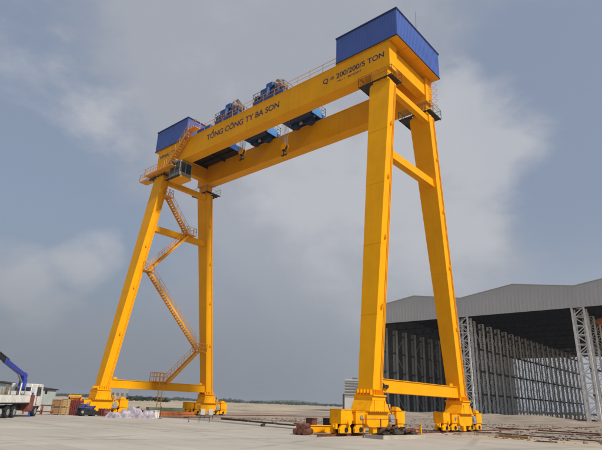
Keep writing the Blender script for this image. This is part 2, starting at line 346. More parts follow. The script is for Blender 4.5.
# end ties between the girders
MB().box(-0.35, 0.62, -GI+0.003, GI-0.003, 35.9, 37.9).build('end_tie', YEL, crane, 0.02)
MB().box(-39.6, -38.5, -GI+0.003, GI-0.003, 35.8, 37.7).build('end_tie', YEL, crane, 0.02)
MB().box(-38.4, -29.9, -3.1, 3.1, 38.18, 38.26).box(-38.4, -29.9, -0.2, 0.0, 37.9, 38.18).box(-38.4, -29.9, 1.5, 1.7, 37.9, 38.18).box(-38.4, -29.9, -1.9, -1.7, 37.9, 38.18).box(-38.4, -38.2, -3.1, 3.1, 37.8, 38.18).box(-34.2, -34.0, -3.1, 3.1, 37.85, 38.18).build('service_deck', STEELDK, crane)
MB().box(-29.9, -29.78, -3.05, 3.05, 37.85, 38.75).build('deck_end_panel', TBLUE, crane)
# legs
def base_y(X, s): return -8.9 if (X < -10 and s < 0) else s*7.92
def leg(xb, xt, s, name):
    yb, yt = base_y(xb, s), s*4.17
    m1, m2 = 1.36, 2.45
    z0, z1 = 2.9, 33.5
    mb = MB(); mb.loft((xb-m1/2, xb+m1/2, yb-0.65, yb+0.65), z0, (xt-m2/2, xt+m2/2, yt-0.6, yt+0.6), z1)
    lg = mb.build('leg', YEL, crane, 0.02)
    def at(z): k = (z-z0)/(z1-z0); return xb+(xt-xb)*k, yb+(yt-yb)*k, (m1+(m2-m1)*k)/2, 0.65-0.05*k
    # base flange with gusset ribs, section seams and lifting lugs
    f = MB(); f.box(xb-0.95, xb+0.95, yb-0.92, yb+0.92, 2.82, 2.92)
    for k in range(5):
        t = -0.6+0.3*k
        f.box(xb+t-0.02, xb+t+0.02, yb-0.85, yb+0.85, 2.92, 3.3); f.box(xb-0.85, xb+0.85, yb+t-0.02, yb+t+0.02, 2.92, 3.3)
    f.build('base_flange', YEL2, lg)
    for z in (9.2, 15.5, 21.6, 27.6):
        x, y, a, b = at(z); MB().box(x-a-0.008, x+a+0.008, y-b-0.008, y+b+0.008, z-0.03, z+0.03).build('weld_band', YEL, lg)
        MB().box(x+a, x+a+0.16, y-0.10, y+0.10, z+0.5, z+0.72).box(x+a+0.1, x+a+0.2, y-0.05, y+0.05, z+0.56, z+0.9).build('lug', YEL2, lg)
    # edge strip and conduit up the sun-side face
    x0_, y0_, a0_, b0_ = at(3.4); x1_, y1_, a1_, b1_ = at(33.3)
    MB().beam((x0_+a0_+0.03, y0_+b0_-0.12, 3.4), (x1_+a1_+0.03, y1_+b1_-0.12, 33.3), 0.07, 0.10, (1, 0, 0)).build('edge_strip', YEL, lg)
    MB().tube((x0_+a0_+0.05, y0_+b0_-0.32, 3.4), (x1_+a1_+0.05, y1_+b1_-0.32, 33.3), 0.035, 6).build('conduit', SRT, lg)
    # saddle up to the girder
    MB().loft((xt-0.8, xt+0.8, yt-0.5, yt+0.5), 33.5, (xt-1.0, xt+1.0, yt-0.58, yt+0.5), ZB-0.05).box(xt-1.1, xt+1.1, yt-0.62, yt+0.62, 33.5, 33.62).build('saddle', YEL, lg, 0.02)
    # gallery round the leg head
    dx0, dx1, dy0, dy1 = xt-2.5, xt+1.55, yt-0.80, yt+1.25
    if s > 0: dy0, dy1 = yt-0.85, yt+1.9
    pz = 33.95
    pl = MB()
    a, b = 1.0, 0.62
    pl.box(dx0, xt-a, dy0, dy1, pz-0.06, pz).box(xt+a, dx1, dy0, dy1, pz-0.06, pz).box(xt-a, xt+a, dy0, yt-b, pz-0.06, pz).box(xt-a, xt+a, yt+b, dy1, pz-0.06, pz)
    for k in range(6): xx = dx0+0.1+k*(dx1-dx0-0.2)/5; pl.box(xx-0.04, xx+0.04, dy0, yt-b, pz-0.16, pz-0.062); pl.box(xx-0.04, xx+0.04, yt+b, dy1, pz-0.16, pz-0.062)
    p = pl.build('gallery', GRATE, crane)
    rl = MB(); railing(rl, [(dx0, dy0, pz), (dx1, dy0, pz), (dx1, dy1, pz), (dx0, dy1, pz), (dx0, dy0, pz)], 1.1, 0.035, 0.9)
    rl.build('railing', SRAIL if xb > -10 and s < 0 else (YRAIL if s < 0 else GREYMET), p)
    return lg
for xb, xt in ((XR, -0.42), (XL, XL-0.42)):
    for s in (-1, 1): leg(xb, xt, s, 'leg')
    # struts
    def yy(z, s=1): B_ = abs(base_y(xb, s)); return B_-(B_-4.17)*(z-2.9)/30.6
    for z, h, w in ((25.4, 0.85, 0.75), (33.0, 0.75, 0.6)):
        y = yy(z)-0.55; yn = -(yy(z, -1)-0.55); xx = xb-0.42*(z-2.9)/30.6 + (0.75 if z > 30 else 0.35)
        st = MB().box(xx-w/2, xx+w/2, yn, y, z-h/2, z+h/2).build('strut', YEL, crane, 0.02)
        for ye in (yn, y): MB().box(xx-w/2-0.12, xx+w/2+0.12, ye-0.09, ye+0.09, z-h/2-0.12, z+h/2+0.12).build('joint_plate', YEL, st)
    y = yy(3.7)-0.62; yn = -(yy(3.7, -1)-0.62)
    sb = MB().box(xb-0.42, xb+0.42, yn, y, 3.22, 4.15).box(xb-0.5, xb+0.5, yn, y, 3.16, 3.22).box(xb-0.5, xb+0.5, yn, y, 4.15, 4.21).build('sill_beam', YEL, crane, 0.015)
    for yl in (yn+0.9, y-0.6): MB().prism([(yl-0.32, 4.21), (yl+0.32, 4.21), (yl+0.22, 4.5), (yl-0.22, 4.5)], 0, xb-0.06, xb+0.06).build('lug', YEL, sb)
# a cable reel and junction box where the near sill meets the leg
MB().tube((0.55, -6.7, 3.6), (0.68, -6.7, 3.6), 0.15, 10).beam((0.6, -7.1, 3.9), (0.6, -6.3, 3.45), 0.1, 0.1).box(0.50, 0.62, -6.35, -6.1, 3.5, 3.75).build('junction_box', GRATE, crane)

# bogies
WH = MB().tube((-0.14, 0, 0), (0.14, 0, 0), 0.36, 18).tube((-0.17, 0, 0), (-0.14, 0, 0), 0.42, 18).tube((0.14, 0, 0), (0.17, 0, 0), 0.42, 18).mesh('wheel', STEELDK)
HUB = MB().tube((0.17, 0, 0), (0.26, 0, 0), 0.17, 12).mesh('axle_cap', STEELDK)
TANM = mat('tan_motor_paint', (0.55, 0.28, 0.07), 0.5, 0.15, 3)
def bogie(X, s):
    Y = base_y(X, s); o1, o2, hl = (1.95, 3.75, 0.66) if X > -10 else (1.7, 3.15, 0.58)
    pf = 1.35 if X > -10 else 1.08
    root = MB().loft((X-0.9, X+0.9, Y-pf, Y+pf), 1.75, (X-0.85, X+0.85, Y-0.95, Y+0.95), 2.5).box(X-0.85, X+0.85, Y-0.93, Y+0.93, 2.5, 2.815)
    root.prism([(Y-1.2, 0.62), (Y+1.2, 0.62), (Y+1.5, 0.85), (Y+1.5, 1.5), (Y+1.35, 1.75), (Y-1.35, 1.75), (Y-1.5, 1.5), (Y-1.5, 0.85)], 0, X-0.72, X+0.72)
    b = root.build('bogie', YEL2, crane, 0.03)
    MB().box(X-0.97, X+0.97, Y-1.42, Y+1.42, 1.70, 1.75).build('flange', YEL2, b)
    MB().prism([(Y-o2-0.2, 1.05), (Y+o2+0.2, 1.05), (Y+o2+0.2, 1.5), (Y-o2-0.2, 1.5)], 0, X-0.26, X+0.26).build('equalizer_arm', YEL2, b)
    for q in (-0.7, 0.7): MB().box(X+0.86, X+0.93, Y+q-0.03, Y+q+0.03, 1.76, 2.5).build('gusset', YEL2, b)
    MB().box(X+0.5, X+0.86, Y-0.95, Y-0.35, 0.16, 0.64).build('rail_clamp', YEL2, b, 0.03)
    for e in (-1, 1):
        for o in (o1, o2):
            yc = Y+e*o; h_ = 1.78 if o == o2 else 1.66
            eq = MB().box(X-0.52, X+0.52, yc-hl, yc+hl, 0.84, h_)
            eq.build('truck_box', YEL2, b, 0.04)
            MB().box(X-0.55, X+0.55, yc-hl-0.03, yc+hl+0.03, h_, h_+0.04).build('cover_plate', YEL2, b)
            tk = MB()
            P = [(yc-0.66, 0.24), (yc+0.66, 0.24), (yc+0.66, 0.52), (yc+0.42, 0.84), (yc-0.42, 0.84), (yc-0.66, 0.52)]
            for x0, x1 in ((X+0.24, X+0.44), (X-0.44, X-0.24)): tk.prism(P, 0, x0, x1)
            tk.build('wheel_truck', YEL2, b, 0.03)
            put('wheel', WH, (X, yc-0.02*e, RT+0.36), b); put('axle_cap', HUB, (X+0.27, yc-0.02*e, 0.46), b)
            if o == o1: MB().tube((X-0.6, yc, 1.3), (X+0.6, yc, 1.3), 0.16, 14).build('pivot_pin', GREYMET, b)
        ye = Y+e*(o2+hl+0.12); MB().box(X-0.22, X+0.22, ye-0.12, ye+0.12, 0.5, 0.85).tube((X, ye, 0.68), (X, ye+e*0.26, 0.68), 0.11, 10).build('buffer', YEL2, b, 0.02)
    # travel drives
    MB().tube((X+0.53, Y+o1+0.05, 1.25), (X+0.82, Y+o1+0.05, 1.25), 0.32, 16).box(X+0.53, X+0.78, Y+o1-0.36, Y+o1+0.46, 0.8, 1.0).build('motor', GREYMET, b, 0.03)
    MB().prism([(Y+o2-0.5, 1.822), (Y+o2+0.4, 1.822), (Y+o2+0.1, 2.05), (Y+o2-0.4, 2.12)], 0, X-0.1, X+0.4).build('drive_cover', YEL2, b, 0.03)
    MB().box(X-0.1, X+0.5, Y+o1-0.42, Y+o1+0.3, 1.702, 2.3).build('motor_box', TANM, b, 0.05)
    MB().tube((X+0.5, Y-o2+0.2, 0.95), (X+0.66, Y-o2+0.2, 0.95), 0.2, 12).build('brake_drum', YEL2, b, 0.02)
    for k in range(9):   # bolts
        yb = Y-1.2+k*0.3; MB().box(X+0.97, X+0.99, yb-0.04, yb+0.04, 1.705, 1.745).build('bolt', STEELDK, b)
    cbl = MB(); pts = [Vector((X+0.75, Y+1.3, 2.6)), Vector((X+0.8, Y+1.45, 2.1)), Vector((X+0.75, Y+o1-0.2, 1.75)), Vector((X+0.8, Y+o1, 1.55))]
    for p, q in zip(pts, pts[1:]): cbl.tube(p, q, 0.035, 6)
    cbl.build('power_cable', STEELDK, b)
for X in (XR, XL):
    for s in (-1, 1): bogie(X, s)

# stair tower zig-zagging between the far pair of legs
def stair(p, q, w, name='stair', railmat=None, parent=None, steps=None, offx=0.0):
    p = Vector(p); q = Vector(q); d = q-p; side = Vector((1, 0, 0)) if abs(d.x) < 0.1 else Vector((0, 1, 0))
    mb = MB()
    for k in (-1, 1): mb.beam(p+side*(k*w/2), q+side*(k*w/2), 0.08, 0.30)
    st = mb.build(name, railmat or YRAIL, parent)
    n = steps or max(4, int(abs(d.z)/0.3)); t = MB(); hor = Vector((d.x, d.y, 0)).normalized()*0.14
    for k in range(n):
        c = p+d*((k+0.5)/n); a = c-side*(w/2-0.05); b = c+side*(w/2-0.05)
        t.add([a-hor, b-hor, b+hor, a+hor, a-hor-Vector((0, 0, .04)), b-hor-Vector((0, 0, .04)), b+hor-Vector((0, 0, .04)), a+hor-Vector((0, 0, .04))], MB.HEX)
    t.build('treads', SRT, st)
    r = MB()
    for k in (-1, 1): railing(r, [p+side*(k*w/2)+Vector((0, 0, .1)), q+side*(k*w/2)+Vector((0, 0, .1))], 1.1, 0.033, 1.3)
    r.build('railing', YRAIL, st)
    return st
SX = XL+0.55
SR = mat('stair_orange_paint', (0.78, 0.34, 0.01), 0.6, 0.15, 2)
stair((SX, 0.1, 4.0), (SX, 5.1, 8.9), 0.8, parent=crane, railmat=SR)
stair((SX, 5.0, 9.0), (SX, -5.0, 18.9), 0.8, parent=crane, railmat=SR)
stair((SX, -5.0, 19.0), (SX, 0.9, 25.7), 0.8, parent=crane, railmat=SR)
stair((SX, 0.7, 25.9), (SX, -3.5, 30.6), 0.8, parent=crane, railmat=SR)
for (y, z, e) in ((5.4, 8.85, 0.75), (-5.25, 18.85, 0.75), (1.1, 25.85, 0.9), (-3.75, 30.55, 0.8)):
    l = MB().box(SX-0.75, SX+0.75, y-e, y+e, z-0.08, z).build('landing', SR, crane)
    r = MB(); railing(r, [(SX-0.72, y-e, z), (SX+0.72, y-e, z), (SX+0.72, y+e, z), (SX-0.72, y+e, z)], 1.1, 0.033, 0.7); r.build('railing', YRAIL, l)
l = MB().box(SX-0.75, SX+0.75, -2.0, 0.2, 4.22, 4.3).build('landing', SR, crane)
r = MB(); railing(r, [(SX-0.7, -2.0, 4.3), (SX+0.7, -2.0, 4.3), (SX+0.7, 0.2, 4.3)], 1.1, 0.035, 0.5); railing(r, [(SX-0.7, -2.0, 4.3), (SX-0.7, 0.2, 4.3)], 1.1, 0.035, 0.5); r.build('railing', YRAIL, l)
lad = MB()
for yy_ in (-1.3, -0.7): lad.beam((SX+0.62, yy_, 0.05), (SX+0.62, yy_, 5.4), 0.07, 0.07)
for k in range(14): lad.tube((SX+0.62, -1.3, 0.5+k*0.3), (SX+0.62, -0.7, 0.5+k*0.3), 0.02, 5)
for k in range(4): lad.beam((SX+0.62, -1.3-(0.5 if k % 2 else 0), 2.2+0.5*k), (SX+0.62, -0.7+(0.5 if k % 2 else 0), 2.2+0.5*k), 0.05, 0.05)
lad.build('ladder', SR, crane)
# stair and walkway at the far end of the near girder
w = MB().box(-42.2, -35.2, -5.75, -GO+0.3, 34.2, 34.29).build('walkway', YRAIL, crane)
r = MB(); railing(r, [(-42.2, -5.72, 34.29), (-37.2, -5.72, 34.29)], 1.1, 0.035, 0.7); railing(r, [(-42.2, -5.72, 34.29), (-42.2, -4.8, 34.29)], 1.1, 0.035, 0.7); r.build('railing', SR, w)
stair((-36.8, -5.25, 34.4), (-32.2, -5.25, 38.9), 0.75, parent=crane, railmat=SR)
w = MB().box(-32.3, -30.6, -5.7, -GO-0.07, 38.86, 38.95).build('walkway', YRAIL, crane)
r = MB(); railing(r, [(-32.2, -5.68, 38.95), (-30.65, -5.68, 38.95), (-30.65, -4.8, 38.95)], 1.1, 0.035, 0.7); r.build('railing', SR, w)
# outer gallery bracket at the far left leg head
r = MB(); r.box(-44.2, -42.3, -5.3, -3.9, 33.86, 33.95); railing(r, [(-42.4, -5.3, 33.95), (-44.2, -5.3, 33.95), (-44.2, -3.9, 33.95), (-42.4, -3.9, 33.95)], 1.1, 0.035, 0.6); r.build('landing', SR, crane)
# vertical ladder cage at the near right leg heads
r = MB()
for a in (0.9, 1.5):
    r.tube((0.98, 3.5+a*0.5, 34.0), (0.98, 3.5+a*0.5, 38.2), 0.035, 5)
for k in range(13): r.tube((0.98, 3.95, 34.2+k*0.3), (0.98, 4.25, 34.2+k*0.3), 0.02, 5)
for k in range(5):
    z = 34.6+k*0.7
    pts = [(0.98+0.7*math.sin(t), 4.1+0.42*math.cos(t), z) for t in [math.pi*j/6 for j in range(7)]]
    for a, b in zip(pts, pts[1:]): r.tube(a, b, 0.025, 4)
r.build('ladder', SR, crane)

# operator cabin slung under the near girder
GREYC = mat('cabin_grey_paint', (0.24, 0.23, 0.20), 0.5, 0.2, 2)
cb = MB().box(-36.6, -34.1, -5.0, -2.9, 32.55, 33.15).box(-36.6, -34.1, -5.0, -2.9, 34.75, 34.95).box(-36.2, -34.5, -4.4, -3.4, 34.95, ZB-0.06)
for x in (-36.55, -35.35, -34.15):
    for y in (-4.95, -2.95): cb.box(x-0.05, x+0.05, y-0.05, y+0.05, 33.15, 34.75)
for y in (-3.95,):
    for x in (-36.55, -34.15): cb.box(x-0.05, x+0.05, y-0.05, y+0.05, 33.15, 34.75)
cab = cb.build('operator_cabin', GREYC, crane)
MB().box(-36.7, -34.0, -5.05, -2.85, 32.3, 32.548).build('floor', YEL, cab)
for x0, x1 in ((-36.5, -35.4), (-35.3, -34.2)):
    MB().box(x0, x1, -4.97, -4.94, 33.16, 34.74).build('window', GLASS, cab); MB().box(x0, x1, -2.96, -2.93, 33.16, 34.74).build('window', GLASS, cab)
for y0, y1 in ((-4.9, -4.0), (-3.9, -3.0)):
    MB().box(-34.17, -34.14, y0, y1, 33.16, 34.74).build('window', GLASS, cab); MB().box(-36.56, -36.53, y0, y1, 33.16, 34.74).build('window', GLASS, cab)
r = MB(); r.box(-37.0, -33.6, -5.4, -5.01, 32.25, 32.34); railing(r, [(-37.0, -5.38, 32.34), (-33.65, -5.38, 32.34), (-33.65, -5.0, 32.34)], 1.05, 0.03, 0.8); r.build('railing', STEELDK, cab)
for x in (-36.0, -34.7): MB().tube((x, -5.2, 35.0), (x, -5.45, 34.8), 0.16, 8, 0.24).build('floodlight', GREYMET, cab)

# machinery houses
def house(x0, x1, zh, label):
    y0, y1 = -4.85, 4.85; z0 = ZT+0.16
    h = MB().box(x0+0.018, x1-0.018, y0+0.018, y1-0.018, z0+0.02, zh-0.12).build('machinery_house', BLUE, crane); h['label'] = label
    fl = MB().box(x0+0.04, x1-0.04, y0+0.04, y1-0.04, ZT+0.13, ZT+0.158)
    k = x0+0.5
    while k < x1: fl.box(k-0.05, k+0.05, y0+0.1, y1-0.1, ZT+0.06, ZT+0.13); k += 1.1
    for yj in (y0+0.06, -2.4, 0, 2.4, y1-0.06): fl.box(x0+0.05, x1-0.05, yj-0.06, yj+0.06, ZT+0.055, ZT+0.128) if abs(yj) < 3 else None
    fl.build('floor', YEL, h)
    tr = MB()
    for z in (z0, zh-0.14):
        t = 0.10 if z == z0 else 0.14
        tr.box(x0-0.03, x1+0.03, y0-0.03, y0+0.03, z, z+t).box(x0-0.03, x1+0.03, y1-0.03, y1+0.03, z, z+t).box(x0-0.03, x0+0.03, y0+0.03, y1-0.03, z, z+t).box(x1-0.03, x1+0.03, y0+0.03, y1-0.03, z, z+t)
    tr.build('trim', TRIM, h)
    for ax in (0, 1):
        for sgn in (0, 1):
            w = MB(); a, b = (x0, x1) if ax == 0 else (y0, y1); f = (y0, y1)[sgn] if ax == 0 else (x0, x1)[sgn]
            n = int((b-a)/0.32); st = (b-a)/n
            for i in range(n):
                u = a+(i+0.28)*st; v = a+(i+0.72)*st; d = 0.025 if sgn else -0.025; i0, i1 = sorted((f, f-2.4*d if False else f-(0.061 if sgn else -0.061)))
                if ax == 0: w.box(u, v, i0, i1, z0+0.101, zh-0.141)
                else: w.box(i0, i1, u, v, z0+0.101, zh-0.141)
            w.build('wall_cladding', BLUE, h)
    MB().box(x0-0.08, x1+0.08, y0-0.08, y1+0.08, zh, zh+0.07).build('roof', BLUE, h)
    return h
h1 = house(-6.08, 1.84, 41.93, 'large blue clad machinery house at the near right end')
MB().tube((1.6, 0.0, 42.0), (1.6, 0.0, 45.0), 0.028, 5, 0.012).build('antenna', STEELDK, h1)
h2 = house(-41.6, -33.7, 41.96, 'smaller looking blue machinery house at the far left end')
# small blue walkway shed beside the far house
MB().box(-33.6, -30.7, -3.0, 2.2, 39.1, 40.6).build('winch_cover', TBLUE, crane, 0.03)

# ------------------------------------------------------------------ hoist trolleys and hooks
DDB = mat('drum_dark_blue', (0.014, 0.042, 0.13), 0.5, 0.25, 3)
def trolley(xc, hl, label, hz, hx, hlabel, g=0):
    t = thing('hoist_trolley', (xc, 0, ZT+0.2), label, 'hoist trolley', 'hoist trolleys on the girders')
    z = ZT+0.2
    for y in (-3.96, 3.96): MB().box(xc-hl, xc+hl, y-0.28, y+0.28, z+0.35, z+0.85).build('end_carriage', TBLUE, t, 0.02)
    for x in (-hl+0.25, -0.7, 0.7, hl-0.25): MB().box(xc+x-0.2, xc+x+0.2, -3.68, 3.68, z+0.42, z+0.84).build('cross_beam', DDB, t)
    for y in (-3.96, 3.96):
        for x in (-hl+0.5, hl-0.5): MB().tube((xc+x, y-0.12, z+0.22), (xc+x, y+0.12, z+0.22), 0.22, 14).build('wheel', STEELDK, t)
    MB().box(xc-hl, xc+hl, -4.3, -2.4, z+0.851, z+0.9).build('deck', DDB, t); MB().box(xc-hl, xc+hl, 3.2, 4.3, z+0.851, z+0.9).build('deck', DDB, t)
    for y in (-0.9, 0.6, 2.0): MB().tube((xc-hl+0.45, y, z+0.85), (xc+hl-0.45, y, z+0.85), 0.68, 16).build('rope_drum', DDB, t)
    MB().box(xc-1.7, xc-0.6, 2.2, 3.15, z-0.25, z+0.84).tube((xc-1.15, 2.1, z+0.1), (xc-1.15, 3.18, z+0.1), 0.5, 12).box(xc+0.7, xc+1.9, 2.3, 3.15, z-0.35, z+0.84).tube((xc+1.3, 2.2, z+0.0), (xc+1.3, 3.18, z+0.0), 0.55, 12).box(xc-0.3, xc+0.3, 2.6, 3.15, z+0.1, z+0.84).build('gear_casing', DDB, t, 0.04)
    MB().box(xc-0.35, xc+0.1, 2.45, 2.55, z-0.12, z+0.24).build('data_plate', WHITE, t)
    MB().box(xc+hl, xc+hl+0.06, 1.4, 3.4, z+0.15, z+1.3).build('end_plate', mat('trolley_blue_sunlit', (0.07, 0.22, 0.50), 0.45, 0.1), t)  # paler copy of the trolley blue: sunlight on the end face put into the colour
    # machinery on the near side of the deck
    MB().box(xc-1.5, xc-0.1, -4.2, -2.9, z+0.9, z+2.3).build('control_cabinet', TBLUE, t, 0.03); MB().box(xc-0.8, xc+0.3, -3.9, -2.6, z+2.3, z+3.15).build('control_cabinet', TBLUE, t, 0.03)
    MB().box(xc+0.35, xc+1.6, -4.1, -2.9, z+0.9, z+1.8).tube((xc+0.1, -3.4, z+1.8), (xc+1.8, -3.4, z+1.8), 0.38, 12).build('gearbox', DDB, t, 0.03)
    MB().blob((xc+0.95, -3.3, z+2.6), (0.8, 0.65, 0.9), 3+g, 0.3, flat=False).build('tarpaulin_cover', BROWN, t)
    MB().blob((xc+1.65, -3.2, z+2.0), (0.65, 0.55, 0.6), 8+g, 0.3, flat=False).build('tarpaulin_cover', BROWN, t)
    rl = MB(); railing(rl, [(xc-0.2, -4.26, z+0.9), (xc-hl, -4.26, z+0.9), (xc-hl, 4.26, z+0.9), (xc+hl, 4.26, z+0.9), (xc+hl, -4.26, z+0.9), (xc+1.9, -4.26, z+0.9)], 1.15, 0.035, 0.8); rl.build('railing', mat('blue_grey_railing', (0.08, 0.12, 0.22), 0.5, 0.1), t)
    MB().box(xc-hl+0.1, xc-hl+0.9, -4.15, -3.3, z+0.9, z+1.7).build('cable_box', DDB, t)
    rp = MB()
    for k in range(4):
        for y in (-0.22, 0.22): rp.tube((hx-0.36+0.24*k, y*1.8, z+0.3), (hx-0.24+0.16*k, y, hz+1.0), 0.022, 5)
    rp.build('wire_rope', GREYMET, t)
    hb = thing('hook_block', (hx, 0, hz-0.6), hlabel, 'hook block', 'hook blocks of the crane')
    P = [(hx-0.3, hz+0.2), (hx+0.3, hz+0.2), (hx+0.5, hz+0.6), (hx+0.36, hz+1.05), (hx-0.36, hz+1.05), (hx-0.5, hz+0.6)]
    for y in (-0.27, 0.23): MB().prism(P, 1, y, y+0.04).build('cheek_plate', YEL2, hb)
    for k in range(3): MB().tube((hx, -0.2+0.14*k, hz+0.64), (hx, -0.11+0.14*k, hz+0.64), 0.34, 18).build('sheave', STEELDK, hb)
    MB().box(hx-0.2, hx+0.2, -0.22, 0.22, hz+0.02, hz+0.32).build('crosshead', STEELDK, hb, 0.02)
    hk = MB(); hk.tube((hx, 0, hz+0.1), (hx, 0, hz-0.18), 0.12, 10)
    for sg in (-1, 1):
        pts = [Vector((hx+sg*(0.28-0.28*math.cos(a)), 0, hz-0.18-0.45*math.sin(a))) for a in [math.pi*j/10 for j in range(9)]]
        for i, (a, b) in enumerate(zip(pts, pts[1:])): hk.tube(a, b, 0.13-0.009*i, 8, 0.13-0.009*(i+1))
    hk.build('hook', STEELDK, hb)
trolley(-25.6, 2.45, 'blue hoist trolley on the girders above the lettering, nearer the far left house', 35.25, -26.55, 'yellow hook block with black hook hanging nearer the far left house', 0)
trolley(-17.5, 2.75, 'blue hoist trolley on the girders, nearer the big right house', 33.3, -18.15, 'yellow hook block with black hook hanging nearer the big right house', 1)

# ------------------------------------------------------------------ assembly shed
SY0, SY1, BAYW = 112.0, 252.0, 33.1
SXS = [-76.9+BAYW*i for i in range(4)]
shed = thing('assembly_shed', (-27, 180, 0), 'huge open-fronted grey shed with lattice columns behind the crane on the right', 'shed')
def lattice_column(w, d, h, r, pitch, rl):
    m = MB()
    for x in (-w/2, w/2):
        for y in (-d/2, d/2): m.beam((x, y, 0), (x, y, h), r*2, r*2)
    n = int(h/pitch); 
    for k in range(n):
        z0 = h*k/n; z1 = h*(k+1)/n; sg = 1 if k % 2 else -1
        for y in (-d/2, d/2):
            m.beam((-sg*w/2, y, z0), (sg*w/2, y, z1), rl, rl); m.beam((-w/2, y, z1), (w/2, y, z1), rl, rl)
        for x in (-w/2, w/2): m.beam((x, -sg*d/2, z0), (x, sg*d/2, z1), rl, rl)
    return m.mesh('column', TRUSS)
HS = 30.0
big = lattice_column(3.0, 2.6, HS, 0.24, 2.4, 0.2)
small = lattice_column(1.3, 0.75, HS-0.6, 0.14, 1.5, 0.085)
for i, X in enumerate(SXS):
    if i < 3 or True: put('tower_column', big, (X+0.1, SY0+1.4, 0), shed)
    ny = 20
    for k in range(1, ny+1):
        if i == 3 and k > 3: continue
        put('column', small, (X+0.3, SY0+7.0*k, 0), shed)
    for z in (7.0, 14.0, 21.0, 27.5):
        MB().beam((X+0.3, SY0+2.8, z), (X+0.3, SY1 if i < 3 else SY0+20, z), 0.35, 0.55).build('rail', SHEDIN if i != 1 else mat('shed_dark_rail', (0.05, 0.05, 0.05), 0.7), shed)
    for k in range(0, 20, 1 if i == 1 else 2):
        if i == 3: continue
        y0 = SY0+7.0*k+(2.7 if k == 0 else 0.4); y1 = SY0+7*(k+1)-0.4; br = MB()
        for z in (0, 7, 14, 21):
            if (k+int(z/7)) % 2 or k == 0: br.beam((X+0.3, y0, z+0.3), (X+0.3, y1, z+6.7), 0.12, 0.16)
            else: br.beam((X+0.3, y1, z+0.3), (X+0.3, y0, z+6.7), 0.12, 0.16)
        br.build('brace', TRUSS, shed)
# left wall sheeting
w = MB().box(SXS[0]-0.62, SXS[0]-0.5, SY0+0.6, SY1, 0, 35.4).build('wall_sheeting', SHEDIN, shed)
# gable fascias, roof slopes, roof trusses
for i in range(3):
    x0, x1 = SXS[i], SXS[i+1]; xm = (x0+x1)/2; zv, zp = 35.9, 38.4
    if i == 0: x0 -= 0.6
    for y, nm in ((SY0-0.3, 'front_fascia'), (SY1+0.0, 'rear_fascia')):
        MB().prism([(x0+0.004, HS), (x1-0.004, HS), (x1-0.004, zv), (xm, zp), (x0+0.004, zv)], 1, y, y+0.3).build(nm, FASC, shed)
        if nm == 'front_fascia':
            rb = MB(); nr = 30
            for k in range(nr):
                xr = x0+0.5+(x1-x0-1.0)*k/(nr-1); zt_ = zv+(zp-zv)*(1-abs(xr-xm)/(xm-x0 if xr < xm else x1-xm)); rb.box(xr-0.06, xr+0.06, y-0.035, y, HS+0.02, zt_-0.1)
            rb.box(x0+0.01, x1-0.01, y-0.06, y, HS-0.12, HS-0.001)
            rb.build('cladding_rib', FASC, shed)
    MB().add if False else None
    for a, b, za, zb_ in ((x0, xm, zv, zp), (xm, x1, zp, zv)):
        r = MB(); r.add([(a, SY0-0.5, za), (b, SY0-0.5, zb_), (b, SY1+0.5, zb_), (a, SY1+0.5, za), (a, SY0-0.5, za+0.15), (b, SY0-0.5, zb_+0.15), (b, SY1+0.5, zb_+0.15), (a, SY1+0.5, za+0.15)], MB.HEX); r.build('roof_slope', SHEDIN if False else FASC, shed)
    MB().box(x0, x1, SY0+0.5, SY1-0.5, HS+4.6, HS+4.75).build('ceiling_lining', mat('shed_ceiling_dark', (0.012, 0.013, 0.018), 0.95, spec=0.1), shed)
    tm = MB(); n = 8
    tm.beam((x0+0.8, 0, HS-0.2), (x1-0.6, 0, HS-0.2), 0.3, 0.3)
    for k in range(n):
        a = x0+0.8+(x1-x0-1.4)*k/n; b = x0+0.8+(x1-x0-1.4)*(k+1)/n
        tm.beam((a, 0, HS-0.2), ((a+b)/2, 0, HS+4.5), 0.16, 0.16); tm.beam(((a+b)/2, 0, HS+4.5), (b, 0, HS-0.2), 0.16, 0.16)
    tme = tm.mesh('roof_truss', mat('shed_ceiling_dark', (0, 0, 0)))
    for k in range(0, 11): put('roof_truss', tme, (0, SY0+1.4+13.65*k, 0), shed)
oc = thing('overhead_crane', (5.6, 131, 0), 'orange overhead crane girder inside the right-hand bay of the shed', 'overhead crane')
for yg in (129, 132): MB().box(SXS[2]+1.6, SXS[3]-1.6, yg, yg+1.2, 27.4, 29.2).build('girder', ORCR, oc)
MB().box(SXS[2]+1.0, SXS[2]+1.6, 128, 134.2, 27.78, 28.6).build('end_carriage', ORCR, oc); MB().box(SXS[3]-1.6, SXS[3]-1.0, 128, 134.2, 27.78, 28.6).build('end_carriage', ORCR, oc)

# ------------------------------------------------------------------ truck with a loader boom
U = Vector((-0.73, 0.68, 0)).normalized(); NR = Vector((U.y, -U.x, 0))
T0 = Vector((-31.5, -19.7, 0))-NR*1.2
TX = Matrix(((U.x, -NR.x, 0, T0.x), (U.y, -NR.y, 0, T0.y), (0, 0, 1, 0), (0, 0, 0, 1)))   # local +x forward, +y left, front axle at x=0
truck = thing('cargo_truck', T0, 'white flatbed truck with folded blue loader boom behind its cab', 'truck')
def tb(): return MB(TX)
t = tb(); t.box(-7.6, 1.0, -0.45, -0.3, 0.75, 1.0).box(-7.6, 1.0, 0.3, 0.45, 0.75, 1.0)
for x in (-7.5, -5.5, -3.0, -1.0, 0.9): t.box(x-0.06, x+0.06, -0.3, 0.3, 0.78, 0.98)
t.box(-7.0, -4.3, -1.0, -0.4, 0.55, 0.8) if False else None
t.build('chassis', STEELDK, truck)
cabm = tb()
cabm.prism([(-0.75, 0.95), (1.15, 0.95), (1.2, 1.75), (1.0, 2.95), (0.85, 3.02), (-0.75, 3.02)], 1, -1.22, 1.22)
cab = cabm.build('cab', WHITE, truck, 0.06)
